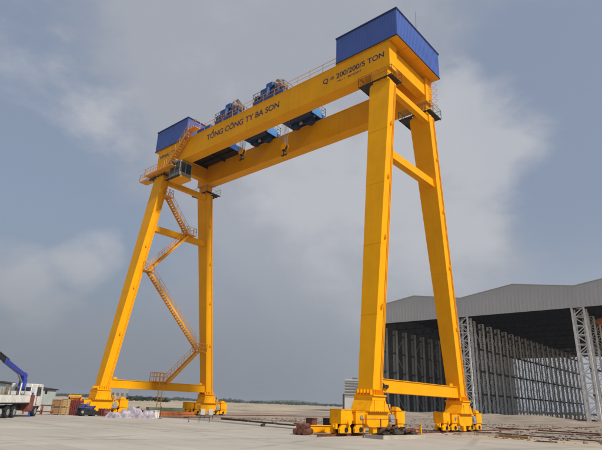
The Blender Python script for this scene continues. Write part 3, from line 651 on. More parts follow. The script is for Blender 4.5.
for s in (-1, 1):
    tb().prism([(-0.55, 1.9), (0.55, 1.9), (0.45, 2.75), (-0.55, 2.75)], 1, s*1.222-0.01, s*1.222+0.01).build('side_window', GLASS, cab)
    tb().box(1.1, 1.2, s*1.5-0.1, s*1.5+0.1, 2.1, 2.6).tube((0.95, s*1.2, 2.6), (1.15, s*1.5, 2.6), 0.02, 5).build('mirror', STEELDK, cab)
    tb().box(1.16, 1.24, s*0.95-0.18, s*0.95+0.18, 1.1, 1.3).build('headlight', GREYMET, cab)
    tb().box(-0.35, -0.3, s*1.235-0.015, s*1.235+0.015, 1.0, 2.9).build('door_seam', STEELDK, cab)
ws = tb(); ws.add([(1.17, -1.05, 1.85), (1.17, 1.05, 1.85), (1.04, 1.05, 2.75), (1.04, -1.05, 2.75), (1.21, -1.05, 1.86), (1.21, 1.05, 1.86), (1.08, 1.05, 2.77), (1.08, -1.05, 2.77)], MB.HEX); ws.build('windscreen', GLASS, cab)
tb().box(-0.77, -0.755, -0.8, 0.8, 2.0, 2.7).build('rear_window', GLASS, cab)
tb().box(1.1, 1.32, -1.2, 1.2, 0.55, 0.95).build('bumper', WHITE, truck, 0.03)
WHT = MB().tube((0, -0.15, 0), (0, 0.15, 0), 0.5, 22).mesh('wheel', TYRE)
for x in (0.0, -4.9, -6.2):
    for s in (-1, 1):
        wl = tb().tube((x, s*1.2, 0.5), (x, s*0.88, 0.5), 0.5, 22).build('wheel', TYRE, truck, 0.04)
        tb().tube((x, s*1.21, 0.5), (x, s*1.1, 0.5), 0.27, 14).build('rim', GREYMET, wl)
        fd = tb()
        for k in range(7):
            a0 = math.pi*(0.08+0.84*k/7); a1 = math.pi*(0.08+0.84*(k+1)/7)
            fd.beam((x+0.62*math.cos(a0), s*1.05, 0.5+0.60*math.sin(a0)), (x+0.62*math.cos(a1), s*1.05, 0.5+0.60*math.sin(a1)), 0.36, 0.03, (0, 1, 0)) if False else fd.add([(x+0.62*math.cos(a0), s*0.88, 0.5+0.6*math.sin(a0)), (x+0.62*math.cos(a1), s*0.88, 0.5+0.6*math.sin(a1)), (x+0.62*math.cos(a1), s*1.22, 0.5+0.6*math.sin(a1)), (x+0.62*math.cos(a0), s*1.22, 0.5+0.6*math.sin(a0)), (x+0.65*math.cos(a0), s*0.88, 0.5+0.63*math.sin(a0)), (x+0.65*math.cos(a1), s*0.88, 0.5+0.63*math.sin(a1)), (x+0.65*math.cos(a1), s*1.22, 0.5+0.63*math.sin(a1)), (x+0.65*math.cos(a0), s*1.22, 0.5+0.63*math.sin(a0))], MB.HEX)
        fd.build('mudguard', STEELDK, truck)
tb().box(-8.2, -2.0, -1.24, 1.24, 1.16, 1.28).build('bed_floor', STEELDK, truck)
for s in (-1, 1):
    for k in range(3):
        x0 = -8.2+k*2.07; sbd = tb().box(x0+0.02, x0+2.03, s*1.24-0.025, s*1.24+0.025, 1.29, 1.92).build('side_board', WHITE, truck)
        rb = tb()
        for j in range(7): rb.box(x0+0.15+j*0.28, x0+0.23+j*0.28, s*1.285-0.018, s*1.285+0.018, 1.3, 1.91)
        rb.build('board_rib', WHITE, sbd)
tb().box(-2.0, -1.95, -1.24, 1.24, 1.29, 2.3).build('headboard', WHITE, truck)
tb().box(-8.24, -8.2, -1.24, 1.24, 1.29, 1.92).build('tailboard', WHITE, truck)
for x in (-4.6, -2.05): tb().beam((x, -1.2, 1.9), (x+0.35, -1.1, 3.0), 0.07, 0.07).build('stake', WHITE, truck)
LOADM = mat('weathered_board', (0.20, 0.16, 0.12), 0.85, 0.35, 3)
rl_ = random.Random(3)
for k in range(16):
    x = -4.2+0.13*k+rl_.uniform(-.05, .05); y = rl_.uniform(-0.9, 0.7); h_ = rl_.uniform(2.2, 3.15); tb().beam((x, y, 1.29), (x+rl_.uniform(-.15, .15), y+rl_.uniform(-.1, .1), h_), rl_.uniform(.05, .14), 0.06).build('load_board', (LOADM, WOOD2, GREYMET, LOADM)[k % 4], truck)
tb().box(-4.2, -2.3, -0.95, 0.9, 1.29, 1.95).build('load_box', LOADM, truck)
tb().box(-2.0, -0.95, -1.28, -0.3, 0.55, 2.0).build('tool_locker', mat('red_brown_locker', (0.20, 0.065, 0.045), 0.6, 0.25, 2), truck, 0.03)
# loader crane
lc = tb().box(-1.6, -1.05, -0.4, 0.4, 1.0, 1.6).tube((-1.3, 0, 1.6), (-1.3, 0, 2.6), 0.22, 12).box(-1.6, -1.0, -0.28, 0.28, 2.5, 3.4).prism([(-1.65, 3.3), (-1.0, 3.3), (-0.95, 3.8), (-1.4, 4.05), (-1.9, 3.8)], 1, -0.2, 0.2).build('boom_column', BOOM, truck, 0.03)
tb().beam((-1.3, 0, 3.72), (-6.3, 0, 4.85), 0.3, 0.42).build('boom', BOOM, truck, 0.03)
tb().beam((-6.0, 0, 4.78), (-8.8, 0, 5.41), 0.22, 0.32).beam((-5.4, 0, 4.93), (-7.6, 0, 5.42), 0.14, 0.14).build('boom_extension', STEELDK, truck, 0.02)
tb().tube((-1.3, 0, 2.9), (-3.0, 0, 3.95), 0.09, 8).build('lift_cylinder', GREYMET, truck)
tb().box(-1.75, -0.9, -1.25, -1.05, 0.5, 0.9).tube((-1.3, -1.15, 0.9), (-1.3, -1.15, 2.2), 0.09, 8).tube((-1.3, -1.15, 0.06), (-1.3, -1.15, 0.5), 0.07, 8).box(-1.5, -1.1, -1.33, -0.97, 0.0, 0.06).build('outrigger', BOOM, truck)

# ------------------------------------------------------------------ yard clutter along the far track
def rotz(o, a): o.rotation_euler = (0, 0, a); return o
# site hut
HX = Matrix.Translation((-52.5, -13.0, 0)) @ Matrix.Rotation(math.radians(28), 4, 'Z')
hut = thing('site_hut', (-52.5, -13, 0), 'low grey-green sheet metal site hut behind the truck cab', 'hut')
h = MB(HX).prism([(-4.2, 0), (4.2, 0), (4.2, 2.7), (-4.2, 3.5)], 1, -1.4, 1.4).build('wall', TEAL, hut)
rb = MB(HX)
for k in range(24): x = -4.1+k*0.355; rb.box(x, x+0.12, -1.43, -1.4, 0.05, 2.6+0.8*(4.2-x)/8.4-0.12)
rb.build('cladding_rib', TEAL, h)
rf = MB(HX); rf.add([(-4.4, -1.6, 3.52), (4.4, -1.6, 2.69), (4.4, 1.6, 2.69), (-4.4, 1.6, 3.52), (-4.4, -1.6, 3.64), (4.4, -1.6, 2.81), (4.4, 1.6, 2.81), (-4.4, 1.6, 3.64)], MB.HEX); rf.build('roof', STEELDK, hut)
MB(HX).box(-3.6, -2.6, -1.46, -1.405, 1.4, 2.3).build('window', GLASS, hut); MB(HX).box(1.0, 2.0, -1.46, -1.405, 0.05, 2.05).build('door', GREYMET, hut)
# trestles of red steel beside the truck
def trestle(x, y, a, label):
    X = Matrix.Translation((x, y, 0)) @ Matrix.Rotation(a, 4, 'Z'); t = thing('steel_trestle', (x, y, 0), label, 'trestle', 'red steel trestles')
    MB(X).beam((-1.0, 0, 0.95), (1.0, 0, 0.95), 0.16, 0.16).build('top_bar', REDOX, t); MB(X).beam((-1.0, 0, 0.3), (1.0, 0, 0.3), 0.12, 0.12).build('cross_bar', REDOX, t)
    for s in (-1, 1):
        for q in (-1, 1): MB(X).beam((s*0.85, q*0.35, 0.0), (s*0.8, q*0.04, 0.95), 0.09, 0.09).build('leg', REDOX, t)
trestle(-37.2, -17.6, math.radians(65), 'red steel trestle just in front of the truck cab'); trestle(-36.6, -15.9, math.radians(75), 'red steel trestle touching the pale wooden crates')
# wooden crates
def crate(x, y, z, a, sx, sy, sz, label, m):
    X = Matrix.Translation((x, y, z)) @ Matrix.Rotation(a, 4, 'Z'); t = thing('wooden_crate', (x, y, z), label, 'crate', 'wooden crates by the far left leg')
    MB(X).box(-sx/2+.03, sx/2-.03, -sy/2+.03, sy/2-.03, 0.08, sz-.02).build('liner', m, t)
    n = 4
    for k in range(n):
        z0 = 0.08+(sz-0.1)*k/n; z1 = 0.08+(sz-0.1)*(k+1)/n-0.025
        for s in (-1, 1):
            MB(X).box(-sx/2, sx/2, s*sy/2-0.025, s*sy/2+0.0, z0, z1).build('plank', m, t) if s > 0 else MB(X).box(-sx/2, sx/2, -sy/2, -sy/2+0.025, z0, z1).build('plank', m, t)
            MB(X).box(s*sx/2-0.012, s*sx/2+0.012, -sy/2+0.03, sy/2-0.03, z0, z1).build('plank', m, t)
    for s in (-1, 1):
        for q in (-1, 1): MB(X).box(s*(sx/2+0.02)-0.05, s*(sx/2+0.02)+0.05, q*(sy/2+0.02)-0.05, q*(sy/2+0.02)+0.05, 0.0, sz).build('corner_post', m, t)
    MB(X).box(-sx/2-0.05, sx/2+0.05, -sy/2-0.05, sy/2+0.05, sz, sz+0.03).build('lid', m, t)
CA = math.radians(35)
crate(-36.5, -15.15, 0.0, CA, 0.95, 0.8, 0.78, 'brown wooden crate at the bottom of the stack, nearer the truck', WOOD2)
crate(-36.5, -15.15, 0.81, CA, 0.95, 0.8, 0.76, 'brown wooden crate on top of the stack, nearer the truck', WOOD2)
crate(-36.1, -14.45, 0.0, CA, 0.75, 0.7, 0.80, 'bright yellowish wooden crate at the bottom of the stack beside red cases', WOOD)
crate(-36.1, -14.45, 0.83, CA, 0.75, 0.7, 0.82, 'bright yellowish wooden crate on top of the stack beside red cases', WOOD)
# red oxide machine cases
def case(x, y, z, a, sx, sy, sz, label):
    X = Matrix.Translation((x, y, z)) @ Matrix.Rotation(a, 4, 'Z'); t = thing('steel_case', (x, y, z), label, 'steel case', 'red oxide steel cases')
    MB(X).box(-sx/2, sx/2, -sy/2, sy/2, 0.06, sz).build('body', REDOX, t, 0.02)
    for k in (-1, 0, 1):
        MB(X).box(k*sx*0.42-0.05, k*sx*0.42+0.05, -sy/2-0.06, -sy/2+0.0, 0.0, sz+0.03).build('rib', REDOX, t); MB(X).box(k*sx*0.42-0.05, k*sx*0.42+0.05, sy/2, sy/2+0.06, 0.0, sz+0.03).build('rib', REDOX, t)
    for z0 in (0.0, sz*0.5): MB(X).box(sx/2, sx/2+0.05, -sy/2, sy/2, z0, z0+0.09).build('band', GREYMET if z0 else REDOX, t)
case(-35.85, -13.75, 0.0, CA, 0.6, 0.6, 0.8, 'dark red steel case under another, right of the wooden crates')
case(-35.85, -13.75, 0.83, CA, 0.6, 0.6, 0.75, 'dark red steel case on top of another, right of the wooden crates')
case(-35.3, -13.35, 0.0, CA, 0.6, 0.6, 0.8, 'dark red steel case under another, left of the blue tarpaulin')
case(-35.3, -13.35, 0.83, CA, 0.6, 0.6, 0.72, 'dark red steel case on top of another, left of the blue tarpaulin')
yb = thing('yellow_machine', (-38.4, -12.5, 0), 'small yellow compactor standing behind the red steel cases', 'compactor')
YX = Matrix.Translation((-38.4, -12.5, 0)) @ Matrix.Rotation(math.radians(60), 4, 'Z')
for dx_ in (-0.55, 0.55): MB(YX).tube((dx_, -0.4, 0.35), (dx_, 0.4, 0.35), 0.35, 16).build('drum', STEELDK, yb)
MB(YX).box(-0.75, 0.75, -0.4, 0.4, 0.6, 1.15).build('body', YEL2, yb, 0.05)
MB(YX).box(-0.7, 0.7, -0.5, 0.5, 1.9, 2.15).build('roof', YEL2, yb, 0.06)
for sx in (-0.6, 0.6):
    for sy in (-0.38, 0.38): MB(YX).box(sx-0.04, sx+0.04, sy-0.04, sy+0.04, 1.12, 1.92).build('post', STEELDK, yb)
# blue tarpaulin over a machine, tyre-like white end
bt = thing('covered_generator', (-33.6, -13.2, 0), 'dark machine under a crumpled blue tarpaulin at the foot of the far left leg', 'generator')
MB().blob((-33.75, -13.3, 0.72), (0.6, 0.95, 0.42), 2, 0.5, 14, 20).build('tarpaulin', TARPB, bt)
MB().box(-34.1, -33.2, -14.1, -12.4, 0.12, 0.7).box(-33.9, -33.3, -12.4, -11.9, 0.15, 0.55).build('machine_body', STEELDK, bt, 0.05)
for yy_ in (-13.8, -12.6): MB().tube((-34.15, yy_, 0.2), (-33.15, yy_, 0.2), 0.2, 12).build('wheel', TYRE, bt)
MB().tube((-33.2, -13.95, 0.42), (-33.1, -13.95, 0.42), 0.14, 14).build('fan_cover', GREYMET, bt)
case(-33.4, -11.3, 0.0, math.radians(20), 0.9, 0.8, 0.8, 'rusty brown steel case between blue tarpaulin and lilac bundles')
# lilac tarpaulin bundles: sheeted packages with creased tops
def wrapped(x, y, sx, sy, sz, a, seed, label):
    X = Matrix.Translation((x, y, 0)) @ Matrix.Rotation(a, 4, 'Z'); m = MB(X); n = 16; vs = []; fs = []
    def disp(u, v, w): 
        q = Vector((u*1.9, v*1.9, w*1.9))+Vector((seed*5.3, seed*2.1, 0)); return noise.fractal(q, 0.7, 2.3, 4)
    for i in range(n+1):
        for j in range(n+1):
            u = 2*i/n-1; v = 2*j/n-1; e = max(abs(u), abs(v)); r_ = 1+0.18*max(0, e-0.6)
            h = sz*(1.0 if e < 0.62 else max(0.0, 1-((e-0.62)/0.38)**1.6)); px = u*sx*(0.72+0.28*e); py = v*sy*(0.72+0.28*e)
            d = disp(px, py, h); h2 = max(0.0, h+0.20*d*sz) if e < 0.999 else 0.0
            vs.append((px*(1+0.14*d), py*(1+0.14*disp(py, px, 1)), h2))
    for i in range(n):
        for j in range(n): q = i*(n+1)+j; fs.append((q, q+1, q+n+2, q+n+1))
    m.add(vs, fs); o = m.build('tarpaulin_bundle', TARP, smooth=True); tag(o, label, 'tarpaulin', 'lilac tarpaulin bundles')
wrapped(-29.4, -12.3, 0.75, 0.65, 0.55, 0.5, 1, 'crumpled lilac tarpaulin bundle nearest the far left leg')
wrapped(-29.2, -11.1, 0.75, 0.75, 0.75, 0.8, 2, 'crumpled lilac tarpaulin bundle, second from the far left leg')
wrapped(-29.9, -9.7, 0.85, 0.85, 1.0, 0.3, 3, 'highest lilac tarpaulin bundle at the back of the heap')
wrapped(-28.7, -9.9, 0.7, 0.8, 0.62, 0.6, 4, 'low lilac tarpaulin bundle in front of the highest one')
wrapped(-28.6, -8.7, 0.8, 0.7, 0.75, 0.9, 5, 'crumpled lilac tarpaulin bundle next to the white box')
o = MB().box(-29.3, -28.5, -7.9, -7.3, 0.0, 0.75).box(-29.35, -28.45, -7.95, -7.25, 0.75, 0.82).box(-29.2, -28.6, -7.93, -7.9, 0.2, 0.6).build('white_box', WHITE, bev=0.02); tag(o, 'small white box standing at the right end of the lilac bundles', 'box')
o = MB().tube((-28.0, -7.5, 0), (-28.0, -7.5, 1.3), 0.04, 6).box(-28.15, -27.85, -7.65, -7.35, 0, 0.05).build('marker_post', STEELDK); tag(o, 'thin dark marker post beside the small white box', 'post')
# stacks of long steel
def stack(name, x, y, a, L_, rows, m, label, cat, r=0.14):
    X = Matrix.Translation((x, y, 0)) @ Matrix.Rotation(a, 4, 'Z'); t = thing(name, (x, y, 0), label, cat)
    for s in (-L_*0.35, L_*0.35): MB(X).box(s-0.1, s+0.1, -0.7, 0.7, 0.0, 0.12).build('bearer', WOOD2, t)
    for j in range(rows):
        for k in range(5-j):
            yk = (k-(4-j)/2)*2*r; MB(X).box(-L_/2+0.1*((k*3+j) % 3), L_/2-0.15*((k+j) % 2), yk-r*0.9, yk+r*0.9, 0.12+j*2*r, 0.12+j*2*r+1.8*r).build('bar', m, t)
stack('steel_bar_stack', -31.6, -3.2, math.radians(82), 5.6, 2, ORANGE, 'low stack of orange-brown steel bars beside the far track', 'steel bars')
stack('pipe_stack', -34.6, -2.4, math.radians(82), 5.0, 3, GREENP, 'stack of dull green bars behind the orange-brown steel', 'steel bars', 0.16)
# far-side heap near the ladder
for k in range(3):
    x, y = -46.0+1.0*k, -2.0+2.2*k
    t = thing('scrap_heap', (x, y, 0), ['dark scrap heap behind the ladder of the far legs', 'rusty scrap heap behind the far sill beam', 'dark scrap heap nearest the far rear leg'][k], 'scrap heap', 'scrap heaps behind the far legs')
    rs = random.Random(60+k)
    for j in range(22):
        px = x+rs.uniform(-1.2, 1.2); py = y+rs.uniform(-1.2, 1.2); pz = 0.1+rs.random()*0.9*max(0.1, 1-hypot(px-x, py-y)/1.5); a = rs.uniform(0, 6.3); l = rs.uniform(0.4, 1.1)
        MB().beam((px-l/2*math.cos(a), py-l/2*math.sin(a), pz), (px+l/2*math.cos(a), py+l/2*math.sin(a), max(0.06, pz+rs.uniform(-.3, .3))), rs.uniform(.08, .5), rs.uniform(.05, .2)).build('scrap_piece', (RUST, STEELDK, DKW, GREENP)[(j+k) % 4], t)
# two white sign boards and a low barrier by the far rear leg
for k, (x, y) in enumerate(((-27.9, -1.6), (-27.4, -0.75))):
    t = thing('sign_board', (x, y, 0), ['white notice board on posts before the far rear bogie, left one', 'white notice board on posts before the far rear bogie, right one'][k], 'sign board', 'white notice boards')
    X = Matrix.Translation((x, y, 0)) @ Matrix.Rotation(math.radians(45), 4, 'Z')
    MB(X).box(-0.26, 0.26, -0.02, 0.02, 0.45, 1.12).build('board', WHITE, t)
    for s in (-0.2, 0.2): MB(X).box(s-0.025, s+0.025, 0.021, 0.06, 0, 1.1).build('post', STEELDK, t)
t = thing('low_barrier', (-19.5, -8.8, 0), 'low dark pipe barrier on the concrete before the far rear leg', 'barrier')
X = Matrix.Translation((-19.5, -8.8, 0)) @ Matrix.Rotation(math.radians(50), 4, 'Z')
MB(X).beam((-1.1, 0, 0.48), (1.1, 0, 0.48), 0.07, 0.07).build('rail', STEELDK, t)
for s in (-1.0, 0, 1.0): MB(X).beam((s, -0.2, 0), (s, 0, 0.48), 0.06, 0.06).beam((s, 0.2, 0), (s, 0, 0.48), 0.06, 0.06).build('leg', STEELDK, t)
# dark timber baulks laid out beyond the apron
def baulk(x0, y0, x1, y1, w, h, m, label):
    mb = MB(); d = Vector((x1-x0, y1-y0, 0)); 
    mb.beam((x0, y0, h/2+0.005), (x1, y1, h/2+0.005), w, h); tag(mb.build('timber_baulk', m, bev=0.02), label, 'timber baulk', 'dark baulks on the ground')
baulk(-26.4, 0.2, -20.5, -1.0, 0.4, 0.2, DKW, 'long dark baulk on the ground leading right from the far rear bogie')
baulk(-20.2, -1.1, -15.6, -1.9, 0.4, 0.16, DKW, 'middle dark baulk of the line across the yard')
baulk(-15.3, -2.0, -12.2, -2.6, 0.35, 0.14, DKW, 'last dark baulk of the line, nearest the rusty rollers')
baulk(-15.6, 1.2, -12.6, 0.6, 0.4, 0.16, ORANGE, 'orange steel beam lying beyond the dark baulks')
baulk(3.2, 9.6, 12.5, 7.4, 0.16, 0.1, DKW, 'long dark baulk on the dirt at the lower right edge')
baulk(3.6, 17.8, 9.6, 20.8, 0.18, 0.12, DKW, 'dark baulk on the dirt, further back on the right')
baulk(1.8, 26.0, 9.0, 25.0, 0.25, 0.16, RUST, 'rusty beam on the dirt before the shed, far right')
baulk(-3.5, 26.5, 0.8, 26.0, 0.25, 0.16, RUST, 'rusty beam on the dirt before the shed, next to the rear right leg')
baulk(5.2, 4.4, 8.0, 3.4, 0.3, 0.2, WOOD2, 'pale brown plank on the dirt at the lower right')
baulk(-6.0, 2.0, -1.2, 1.6, 0.35, 0.22, ORANGE, 'orange plank lying between the two right legs')
# rusty rollers, yellow beam and dark boxes left of the near leg
t = thing('rusty_roller', (-2.5, -13.3, 0), 'bundle of thick rusty steel pipes lying left of the near leg', 'steel pipes')
for k in range(3):
    MB().tube((-2.5+0.44*k, -13.7, 0.22), (-3.2+0.44*k, -12.2, 0.22), 0.21, 14).build('pipe', RUST, t)
for k in range(2): MB().tube((-2.3+0.44*k, -13.6, 0.57), (-2.95+0.44*k, -12.25, 0.57), 0.19, 14).build('pipe', RUST, t)
o = MB().beam((-3.0, -12.3, 0.36), (-1.5, -9.4, 0.36), 0.42, 0.40).beam((-3.0, -12.3, 0.59), (-1.5, -9.4, 0.59), 0.55, 0.06).beam((-3.0, -12.3, 0.13), (-1.5, -9.4, 0.13), 0.62, 0.06).box(-2.9, -2.4, -12.2, -11.7, 0, 0.12).box(-2.0, -1.5, -10.2, -9.7, 0, 0.12).build('yellow_beam', YEL2, bev=0.02); tag(o, 'yellow box beam lying on the concrete before the near bogie', 'steel beam')
for k, (x, y, sx, sy, sz, lab) in enumerate(((-7.4, -6.0, 0.7, 0.7, 0.95, 'small dark rusty bin left of the near leg, on its own'), (-6.2, -4.4, 1.3, 1.3, 1.0, 'dark steel bin left of the near leg, middle one'), (-5.4, -2.8, 1.6, 1.4, 1.25, 'largest dark rusty bin, half hidden by the near bogie'))):
    t = thing('steel_bin', (x, y, 0), lab, 'steel bin', 'dark steel bins')
    MB().box(x-sx/2, x+sx/2, y-sy/2, y+sy/2, 0.06, sz-0.06).build('body', RUST if k != 1 else STEELDK, t)
    MB().box(x-sx/2-0.06, x+sx/2+0.06, y-sy/2-0.06, y+sy/2+0.06, sz-0.06, sz).build('rim', RUST, t)
    for s in (-1, 1): MB().box(x+s*sx*0.3-0.06, x+s*sx*0.3+0.06, y-sy/2, y+sy/2, 0, 0.06).build('skid', STEELDK, t)
# rubble skip with guard frame in front of the near bogie
t = thing('debris_tray', (2.9, -8.6, 0), 'low tray heaped with dark timber scraps before the near bogie', 'debris tray')
DX = Matrix.Translation((2.7, -8.7, 0)) @ Matrix.Rotation(math.radians(86), 4, 'Z')
MB(DX).box(-2.6, 2.6, -0.8, -0.74, 0.0, 0.26).box(-2.6, 2.6, 0.74, 0.8, 0.0, 0.26).box(-2.6, -2.54, -0.74, 0.74, 0.0, 0.26).box(2.54, 2.6, -0.74, 0.74, 0.0, 0.26).box(-2.54, 2.54, -0.74, 0.74, 0.0, 0.06).build('tray', CONC, t)
rnd = random.Random(5)
for k in range(110):
    x = rnd.uniform(-2.1, 2.1); y = rnd.uniform(-0.5, 0.5); z = 0.14+0.72*max(0, 1-(x/2.5)**2)*rnd.random()*(1-abs(y)*0.7); a = rnd.uniform(-0.5, 0.5); l = rnd.uniform(0.4, 1.1)
    MB(DX).beam((x-l/2*math.cos(a), y-l/2*math.sin(a), z), (x+l/2*math.cos(a), y+l/2*math.sin(a), z+rnd.uniform(-0.1, 0.1)), rnd.uniform(0.1, 0.25), rnd.uniform(0.06, 0.16)).build('timber_scrap', (DKW, DKW, STEELDK, RUST)[k % 4 if k % 3 else 0], t)
t = thing('guard_frame', (2.4, -8.8, 0), 'thin dark pipe guard frame standing before the near bogie', 'guard frame')
for y in (-11.2, -8.9, -6.6): MB().box(1.55, 1.61, y-0.03, y+0.03, 0, 1.25).build('post', RUST, t)
for z in (0.65, 1.22): MB().box(1.56, 1.6, -11.17, -6.63, z-0.025, z+0.025).build('rail', RUST, t)
o = MB().box(3.1, 3.22, -5.95, -5.83, 0, 0.85).box(3.06, 3.26, -5.99, -5.79, 0.85, 0.9).build('yellow_post', YEL2); tag(o, 'short yellow post at the right end of the debris tray', 'post')
# loose stones
SP = [(-12.0, -7.4, 0.22, 'dark stone alone on the pale concrete, mid yard'), (-20.4, -31.0, 0.10, None), (-14.5, -28.5, 0.12, None)]
for x, y, r_, lab in SP[:1]:
    tag(MB().blob((x, y, r_*0.35), (r_, r_*1.2, r_), 4, 0.4).build('stone', DKW), lab, 'stone')
mb = MB(); rnd = random.Random(9)
for k in range(1300):
    x = rnd.uniform(-30, 30); y = rnd.uniform(0.5, 60) if k % 3 else rnd.uniform(0.5, 16); r_ = rnd.uniform(0.04, 0.16)*(1.5 if rnd.random() < 0.1 else 1)
    mb.blob((x, y, dirt_h(x, y)+r_*0.2), (r_, r_*rnd.uniform(0.7, 1.4), r_*0.7), k, 0.5, 4, 6)
stuff(mb.build('rubble', STONE)); bpy.data.objects['rubble']['label'] = 'loose stones and rubble scattered over the dirt'; bpy.data.objects['rubble']['category'] = 'rubble'

rnd = random.Random(14); mb = MB()
for k in range(70):
    x = rnd.uniform(-14, 22); y = rnd.uniform(0.5, 45); l = rnd.uniform(0.3, 1.6); a = rnd.gauss(0, 0.5); z = dirt_h(x, y)+0.04
    mb.beam((x, y, z), (x+l*math.cos(a), y+l*math.sin(a), z+rnd.uniform(0, 0.08)), rnd.uniform(0.05, 0.18), rnd.uniform(0.03, 0.08))
o = stuff(mb.build('wood_scraps', DKW)); o['label'] = 'thin dark timber and steel scraps littering the dirt'; o['category'] = 'scraps'
# ------------------------------------------------------------------ far things
ob = thing('office_building', (-150, 200, 0), 'pale banded multi-storey building in the distance left of the near leg', 'building')
BX = Matrix.Translation((-210.5, 286, 0)) @ Matrix.Rotation(math.radians(37), 4, 'Z')
WORLD[ob.name] = Vector((-210.5, 286, 0)); ob.location = (-210.5, 286, 0)
MB(BX).box(-4.8, 12, -6, 6, 0, 21.0).build('wall', OFFICE, ob)
for k in range(6):
    MB(BX).box(-4.6, 11.8, -6.05, -6.002, 9.2+k*2.0, 10.1+k*2.0).build('window_band', OFFGL, ob)
    MB(BX).box(-4.8, 12, -6.45, -6.06, 8.75+k*2.0, 9.15+k*2.0).build('balcony_slab', OFFICE, ob)
MB(BX).box(1, 5, -2, 2, 21.0, 22.4).build('stair_head', OFFGL, ob)
MB(BX).box(-6.2, -4.82, -5, 5, 0, 10.5).build('lower_wing', OFFGL, ob)
for k, (x, y, a, w_, h_) in enumerate(((-306, 150, 60, 12, 8.5), (-390, 196, 60, 12, 7))):
    t = thing('far_building', (x, y, 0), ['pale far warehouse seen under the far sill beam', 'smaller pale far warehouse behind the wood'][k], 'building', 'far warehouses')
    X = Matrix.Translation((x, y, 0)) @ Matrix.Rotation(math.radians(a), 4, 'Z')
    MB(X).box(-w_/2, w_/2, -8, 8, 0, h_).build('wall', mat('far_shed_wall', (0.26, 0.265, 0.26), 0.8), t); MB(X).prism([(-w_/2-0.4, h_), (w_/2+0.4, h_), (0, h_+2)], 1, -8.4, 8.4).build('roof', FASC, t)
    for j in range(4): MB(X).box(-w_/2+1.5+j*w_/4, -w_/2+3+j*w_/4, -8.06, -8.003, 3, 5).build('window', OFFGL, t)
def foliage(mb, c, r, n, size, rnd):
    for k in range(n):
        while 1:
            d = Vector((rnd.uniform(-1, 1), rnd.uniform(-1, 1), rnd.uniform(-1, 1)))
            if 0.25 < d.length < 1: break
        q = 0.75+0.5*noise.noise(d*2.2+Vector(c)*0.13)
        p = Vector(c)+Vector((d.x*r[0], d.y*r[1], d.z*r[2]))*q
        a = Vector((rnd.gauss(0, 1), rnd.gauss(0, 1), rnd.gauss(0, 1))).normalized(); b = a.orthogonal().normalized(); e = size*rnd.uniform(0.6, 1.4); f = a.cross(b)
        mb.add([p-b*e-f*e*0.6, p+b*e-f*e*0.6, p+b*e*0.8+f*e*0.7, p-b*e*0.7+f*e*0.6], ((0, 1, 2, 3),))
rnd = random.Random(21)
TL = ['dark bushy tree under the far sill beam, leftmost', 'dark bushy tree under the far sill beam, second from left', 'dark bushy tree behind the lilac tarpaulins', 'dark bushy tree left of the ladder', 'tallest dark bushy tree right of the ladder', 'dark bushy tree near the far rear leg']
def ground_at(ximg, dist):
    d = dirpx(ximg, 400); k = dist/hypot(d.x, d.y); return CAM.x+d.x*k, CAM.y+d.y*k
for k, (xi, dist, hh) in enumerate(((129, 350, 4.4), (136, 372, 5.2), (142, 340, 4.2), (148, 365, 5.0), (158, 345, 4.4), (166, 350, 3.6))):
    x, y = ground_at(xi, dist); t = thing('bushy_tree', (x, y, 0), TL[k], 'tree', 'bushy trees behind the far legs')
    tr = MB().tube((x, y, 0), (x+0.15, y, hh*0.55), 0.22, 7, 0.12)
    for j in range(4): a = j*1.6+k; tr.tube((x+0.1, y, hh*0.35), (x+math.cos(a)*hh*0.25, y+math.sin(a)*hh*0.25, hh*0.72), 0.09, 5, 0.04)
    tr.build('trunk', BARK, t)
    f = MB()
    for j in range(9): a = j*2.4+k; q_ = hh*rnd.uniform(0.1, 0.75); foliage(f, (x+math.cos(a)*q_, y+math.sin(a)*q_, hh*(0.22+0.5*rnd.random()*(1-q_/hh*0.7))), (hh*0.34, hh*0.34, hh*0.26), 120, 0.22, rnd)
    f.build('crown', LEAF, t)
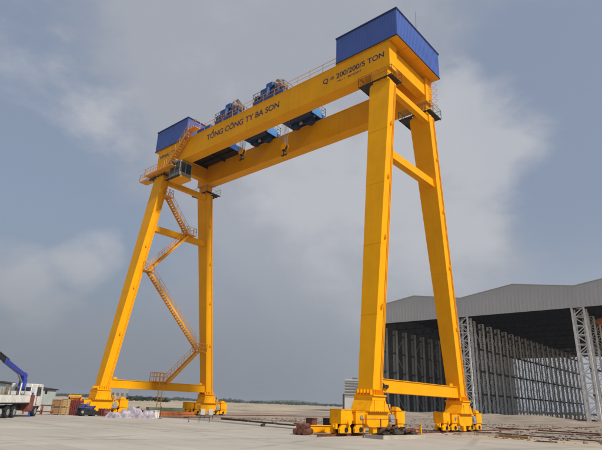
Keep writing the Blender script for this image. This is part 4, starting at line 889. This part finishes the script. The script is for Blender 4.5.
# far belt of woodland along the horizon, reads as one mass
f = MB()
for k in range(900):
    a = math.radians(rnd.uniform(-78, 2)); d = rnd.uniform(1000, 1900); x = CAM.x+math.sin(a)*d; y = CAM.y+math.cos(a)*d
    hh = rnd.uniform(4, 7.0)*(d/950)*(0.75+0.5*noise.noise(Vector((a*9, d*0.004, 0))))
    foliage(f, (x, y, hh*0.45), (hh*1.8, hh*1.8, hh*0.55), 34, hh*0.22, rnd)
o = stuff(f.build('distant_wood', LEAF)); o['label'] = 'low dark belt of far-off trees along the horizon'; o['category'] = 'trees'
# hills
def hills():
    vs = []; fs = []; NA, NR_ = 200, 8
    for i in range(NA+1):
        a = math.radians(-88+118*i/NA)
        ridge = max(0.02, 0.30+0.9*noise.fractal(Vector((a*5.0, 2.2, 0)), 1.0, 2.0, 5)+0.25*math.exp(-((math.degrees(a)+42.5)/2.2)**2))
        for j in range(NR_+1):
            t = j/NR_; d = 3000+1500*t; z = -3+34*ridge*math.sin(math.pi*min(1, t*1.0))*(1+0.15*noise.noise(Vector((a*60, t*5, 0))))
            vs.append((CAM.x+math.sin(a)*d, CAM.y+math.cos(a)*d, z))
    for i in range(NA):
        for j in range(NR_): q = i*(NR_+1)+j; fs.append((q, q+1, q+NR_+2, q+NR_+1))
    m = MB(); m.add(vs, fs); return struct(m.build('hills', HILL, smooth=True))
hills()
# ------------------------------------------------------------------ haze
hz = MB().box(-6500, 6500, -900, 7500, -2, 70); me = hz.mesh('haze', CONC); me.materials.clear()
hm = bpy.data.materials.new('haze'); hm.use_nodes = True; t = hm.node_tree; t.nodes.clear()
ho = t.nodes.new('ShaderNodeOutputMaterial'); hv = t.nodes.new('ShaderNodeVolumePrincipled'); hv.inputs['Color'].default_value = (0.80, 0.86, 0.95, 1); hv.inputs['Density'].default_value = 0.00017; hv.inputs['Anisotropy'].default_value = 0.3
t.links.new(hv.outputs[0], ho.inputs['Volume']); me.materials.append(hm)
o = stuff(put('haze', me, (0, 0, 0))); o['label'] = 'thin grey haze filling the air over the yard'; o['category'] = 'haze'
